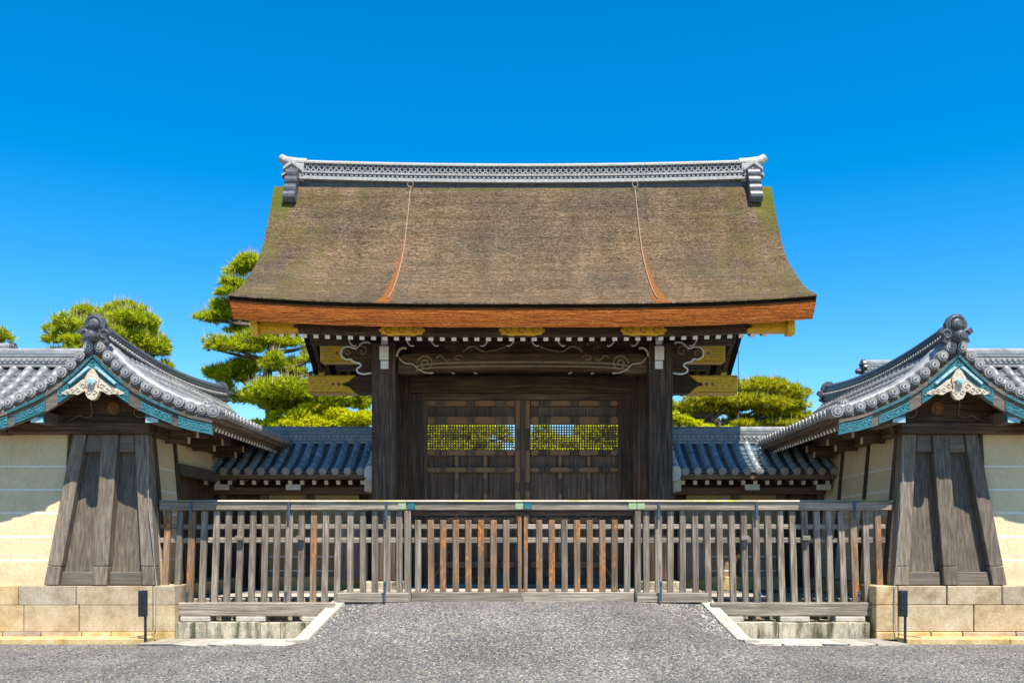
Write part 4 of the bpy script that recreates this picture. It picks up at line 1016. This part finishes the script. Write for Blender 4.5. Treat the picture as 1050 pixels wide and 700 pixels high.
# ------------------------------------------------------------------ small black boxes on stakes
for px, D, lab in ((147, 17.2, 'narrow black box on a stake before the left stone base'), (926, 17.2, 'narrow black box on a stake before the right stone base')):
    x = X(px, D); root = empty('marker_post', (x, D, 0), lab, 'post', 'black boxes on stakes')
    mb = MB(); mb.box(x-.075, x+.065, D-.05, D+.04, .50, .97); mb.box(x-.06, x+.05, D-.056, D-.05, .52, .95); mb.build('box', IRON, root, bevel=.008)
    mb = MB(); mb.box(x+.02, x+.055, D-.02, D+.02, -.02, .50); mb.build('stake', IRON, root)

# ------------------------------------------------------------------ halls beyond, only their roof ridges show
for (xe, sgn, zt2, D, lab) in ((X(882, 30), 1, Z(370, 30), 30, 'tiled hall roof end peeping over the right end wall roof'), (X(17, 30), -1, Z(353, 30), 30, 'tiled hall roof end peeping over the left boundary wall roof')):
    root = empty('tiled_hall', (xe+sgn*4, D, .7), lab, 'building', 'tiled halls behind the walls')
    zr = zt2-.45; prof = curve([(0,zr),(.8,zr-.62),(1.7,zr-1.15),(2.8,zr-1.6)], 10)
    rm = MB(); bt = offset_profile(prof, -.2); tp_ = offset_profile(prof, -.03)
    for q in (1, -1):
        for i in range(len(prof)-1):
            (h0, z0), (h1, z1), (g0, w0), (g1, w1) = tp_[i], tp_[i+1], bt[i], bt[i+1]; a, b = xe+sgn*.2, xe+sgn*8
            rm.hexa([(a,D-q*g0,w0),(b,D-q*g0,w0),(b,D-q*g1,w1),(a,D-q*g1,w1),(a,D-q*h0,z0),(b,D-q*h0,z0),(b,D-q*h1,z1),(a,D-q*h1,z1)])
    rf = rm.build('roof', W_BROWN_X, root)
    tiled_slope(rf, prof, (xe+sgn*.2, D), (sgn, 0), (0, -1), 7.8, .32, discs=True)
    rg = ridge_pile(rf, (xe+sgn*.15, D), (xe+sgn*8, D), zr, .45, lambda t: 0, .16)
    oni(rg, (xe+sgn*.15, D, zr+.2), (-sgn, 0), .9)
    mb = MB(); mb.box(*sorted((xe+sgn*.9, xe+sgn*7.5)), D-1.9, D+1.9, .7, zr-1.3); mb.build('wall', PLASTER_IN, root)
    for k in range(5):
        x = xe+sgn*(.9+k*1.65); mb = MB(); mb.box(x-.1, x+.1, D-1.98, D-1.8, .7, zr-1.2); mb.build('post', W_DARK_Z, root)

# ------------------------------------------------------------------ trees
def tufts(pads, per, blades, ln, wd, up=.9, candle=0, spread=1.0):
    V = []; M_ = []
    for (cx, cy, cz, rx, ry, rz) in pads:
        n = int(per*(rx*ry+1.2*rx*rz))
        # clumps inside the pad, so that the outline is uneven
        nc = max(5, int(7*rx*ry+3)); cd = RNG.normal(size=(nc, 3)); cd /= np.linalg.norm(cd, axis=1)[:, None]; cd *= RNG.uniform(.35, .92, (nc, 1))
        cl = RNG.integers(0, nc, n); d = RNG.normal(size=(n, 3)); d /= np.linalg.norm(d, axis=1)[:, None]
        q = cd[cl]+d*(RNG.uniform(.2, 1, (n, 1))**.5)*np.array([.46, .46, .50]); q[:, 2] = np.maximum(q[:, 2], -.55+.25*RNG.random(n))
        p = q*np.array([rx, ry, rz])*np.array([1, 1, 1])+np.array([cx, cy, cz])
        base = d*.8*spread+q*.4; base[:, 2] += up; base /= np.linalg.norm(base, axis=1)[:, None]
        b = np.repeat(p, blades, 0); dd = np.repeat(base, blades, 0)+RNG.normal(size=(n*blades, 3))*.5; dd /= np.linalg.norm(dd, axis=1)[:, None]
        L = ln*RNG.uniform(.6, 1.25, (n*blades, 1)); side = np.cross(dd, RNG.normal(size=(n*blades, 3))); side /= np.linalg.norm(side, axis=1)[:, None]
        tri = np.stack([b-side*wd/2, b+side*wd/2, b+dd*L], 1); V.append(tri.reshape(-1, 3)); M_.append(np.zeros(n*blades, int))
        if candle:
            m = int(n*candle); k = RNG.choice(np.where(q[:, 2] > np.percentile(q[:, 2], 62))[0], m); b = p[k]; up_ = np.c_[RNG.normal(size=(m, 2))*.12, np.ones(m)]
            a = RNG.random(m)*6.28; sd = np.c_[np.cos(a), np.sin(a), np.zeros(m)]*.014
            tri = np.stack([b-sd, b+sd, b+up_*RNG.uniform(.25, .50, (m, 1))], 1); V.append(tri.reshape(-1, 3)); M_.append(np.ones(m, int))
    V = np.concatenate(V); M_ = np.concatenate(M_); return V, M_
def raw_mesh(name, V, M_, mats, parent):
    V = V-np.array(WLOC[parent.name]); n = len(V); f = n//3
    me = bpy.data.meshes.new(name); me.vertices.add(n); me.vertices.foreach_set('co', V.astype('f').ravel())
    me.loops.add(n); me.loops.foreach_set('vertex_index', np.arange(n, dtype='i'))
    me.polygons.add(f); me.polygons.foreach_set('loop_start', np.arange(0, n, 3, dtype='i'))
    for m in mats: me.materials.append(m)
    me.polygons.foreach_set('material_index', M_.astype('i')); me.update(calc_edges=True)
    o = bpy.data.objects.new(name, me); COL.objects.link(o); o.parent = parent; WLOC[o.name] = WLOC[parent.name]; return o
def tree(name, label, px, D, trunk, pads, leaf, group=None, cat='tree', per=620, blades=9, ln=.20, wd=.032, candle=.13, up=.9, lean=.15, rt=.22, depth=.75):
    """pads: (px, py, half width px, half height px, depth offset) seen from the camera at distance D."""
    x0 = X(px, D); root = empty(name, (x0, D, .72), label, cat, group)
    k = D/F; P = [(X(a, D)*(D+dy)/D, D+dy, EYE+(Z(b, D)-EYE)*(D+dy)/D, rx*k, max(rx*k*depth, .35), ry*k) for a, b, rx, ry, dy in pads]
    zt_ = max(p[2] for p in P); tp_ = [(x0, D, .6)]
    for (a, b) in trunk: tp_.append((X(a, D), D+random.uniform(-lean, lean), Z(b, D)))
    pts = curve(tp_, 18); mb = MB(); mb.tube(pts, [lerp(rt, .05, i/18) for i in range(19)], 9)
    for (x, y, z, rx, ry, rz) in P:
        a = min(pts, key=lambda q: (q[2]-(z-.5))**2+.15*((q[0]-x)**2+(q[1]-y)**2)); m = ((a[0]+x)/2+random.uniform(-.2,.2), (a[1]+y)/2, lerp(a[2], z, .35)-.05)
        e = (x, y, z-rz*.25); mb.tube(curve([a, m, e], 8), [lerp(.085, .03, i/8) for i in range(9)], 6)
        for j in range(4):
            an = random.uniform(0, 6.28); mb.tube([e, (x+.7*rx*math.cos(an), y+.7*ry*math.sin(an), z+.1*rz)], [.028,.012], 5)
    mb.build('trunk', PINE_BARK, root, smoothed=True)
    V, M_ = tufts(P, per, blades, ln, wd, up, candle); raw_mesh('crown', V, M_, [leaf, CANDLE], root)
    return root
pines = 'pine trees beyond the walls'
tree('pine_tree', 'tall layered pine with bare trunk showing, left of the great gate', 276, 31, [(278,440),(273,400),(277,370),(284,345),(270,315),(262,285)],
     [(258,276,26,11,0),(262,270,14,6,.3),(240,297,22,10,-.4),(264,300,20,9,.5),(232,322,26,10,0),(268,326,26,9,.6),(238,352,34,14,-.4),(280,346,34,15,.1),(318,350,26,12,.6),(330,374,22,16,.3),(246,384,34,13,.8),(226,398,14,14,.8),
      (300,402,46,14,-.5),(345,396,36,14,.2),(262,408,26,12,.6),(372,412,18,12,0),(335,376,14,10,0),(275,372,16,10,-.5),(356,400,26,14,.4),(318,412,40,12,.5),(252,336,20,8,.4),(215,326,12,6,-.2),(220,356,14,8,0),(305,378,20,12,.4),(322,364,18,12,.2),(345,414,30,12,-.3),(300,418,40,10,.6),(292,334,18,9,.5)], LEAF, pines)
tree('pine_tree', 'dense round-topped pine behind the left gable ridge tile', 112, 33, [(110,420),(112,370),(112,335)],
     [(110,334,40,18,0),(78,340,24,14,-.3),(140,344,26,17,.3),(66,358,18,12,0),(158,362,14,12,.2),(112,358,46,18,-.4),(90,322,20,9,0),(122,320,24,8,.2),(84,375,40,12,0),(140,378,36,12,0),(60,345,16,10,.2),(100,344,40,14,-.5),(150,362,24,16,-.3),(135,330,30,12,-.2),(165,378,14,10,0),(112,372,50,14,-.4)], LEAF, pines)
tree('pine_tree', 'pine of which only a tuft shows at the far left edge', -8, 33, [(-8,420),(-8,380),(-6,350)], [(-8,346,17,9,0),(-14,358,22,10,0),(-20,338,14,9,0)], LEAF, pines)
tree('pine_tree', 'low spreading umbrella pine right of the gate, orange buds on its pads', 745, 33, [(748,470),(738,440),(728,425),(724,412)],
     [(775,397,42,8,0),(752,400,24,7,.4),(802,405,24,9,.2),(742,411,36,8,-.2),(786,414,40,8,-.3),(815,416,14,8,.2),(728,420,30,8,.3),(790,424,22,6,.0),(806,428,24,8,.2),(768,437,30,5,-.4),(705,422,17,8,.4),(694,434,14,6,0),(800,440,30,6,0),(815,432,12,7,.3),(742,437,24,5,.5),(716,431,16,6,.4),(758,428,18,6,.4),(785,434,26,6,.4),(697,416,12,8,0)],
     LEAF_O, pines, candle=.03, ln=.17)
tree('clipped_shrub', 'bright yellow-green clipped shrub above the left inner wall', 320, 30.5, [(320,520),(320,470)],
     [(300,430,30,9,0),(340,426,32,10,0),(372,429,20,9,0),(322,420,24,7,0),(285,436,18,8,0),(320,440,60,11,.2),(312,432,26,10,-.3),(355,434,28,10,-.3)], LEAF_Y, None, 'shrub', per=900, blades=10, ln=.11, wd=.05, candle=0, up=.4)
tree('clipped_shrub', 'bright yellow-green clipped shrub above the right inner wall', 705, 30.5, [(705,520),(705,470)],
     [(694,429,12,8,0),(710,435,9,5,.2),(726,438,10,4,-.2),(700,440,14,6,.2),(744,441,9,3,0)], LEAF_Y, None, 'shrub', per=900, blades=10, ln=.11, wd=.05, candle=0, up=.4)
back = 'trees seen through the door lattice'
tree('broadleaf_tree', 'broad leafy tree seen through the left door lattice', 462, 38, [(462,520),(462,480),(464,455)], [(446,448,24,14,0),(476,440,24,12,0),(490,456,20,10,0),(440,428,20,10,0),(466,462,44,10,0),(430,455,18,14,.4),(405,430,22,14,.4),(395,450,24,14,0),(505,462,16,6,0),(455,440,30,16,.6),(470,452,30,14,.5),(515,446,12,14,.3),(495,436,10,8,.2),(440,446,22,18,.8)], LEAF_Y, back, per=260, blades=8, ln=.20, wd=.07, candle=0)
tree('broadleaf_tree', 'broad leafy tree seen through the right door lattice', 612, 38, [(612,520),(612,480),(612,455)], [(608,444,24,12,0),(628,436,20,12,0),(596,456,24,10,0),(630,456,24,12,0),(560,452,20,9,.4),(548,462,24,7,0),(612,465,44,8,0),(620,448,24,16,.6),(600,444,16,12,.5),(558,446,22,12,.3),(580,460,22,8,.3),(640,448,16,18,.5)], LEAF_Y, back, per=260, blades=8, ln=.20, wd=.07, candle=0)
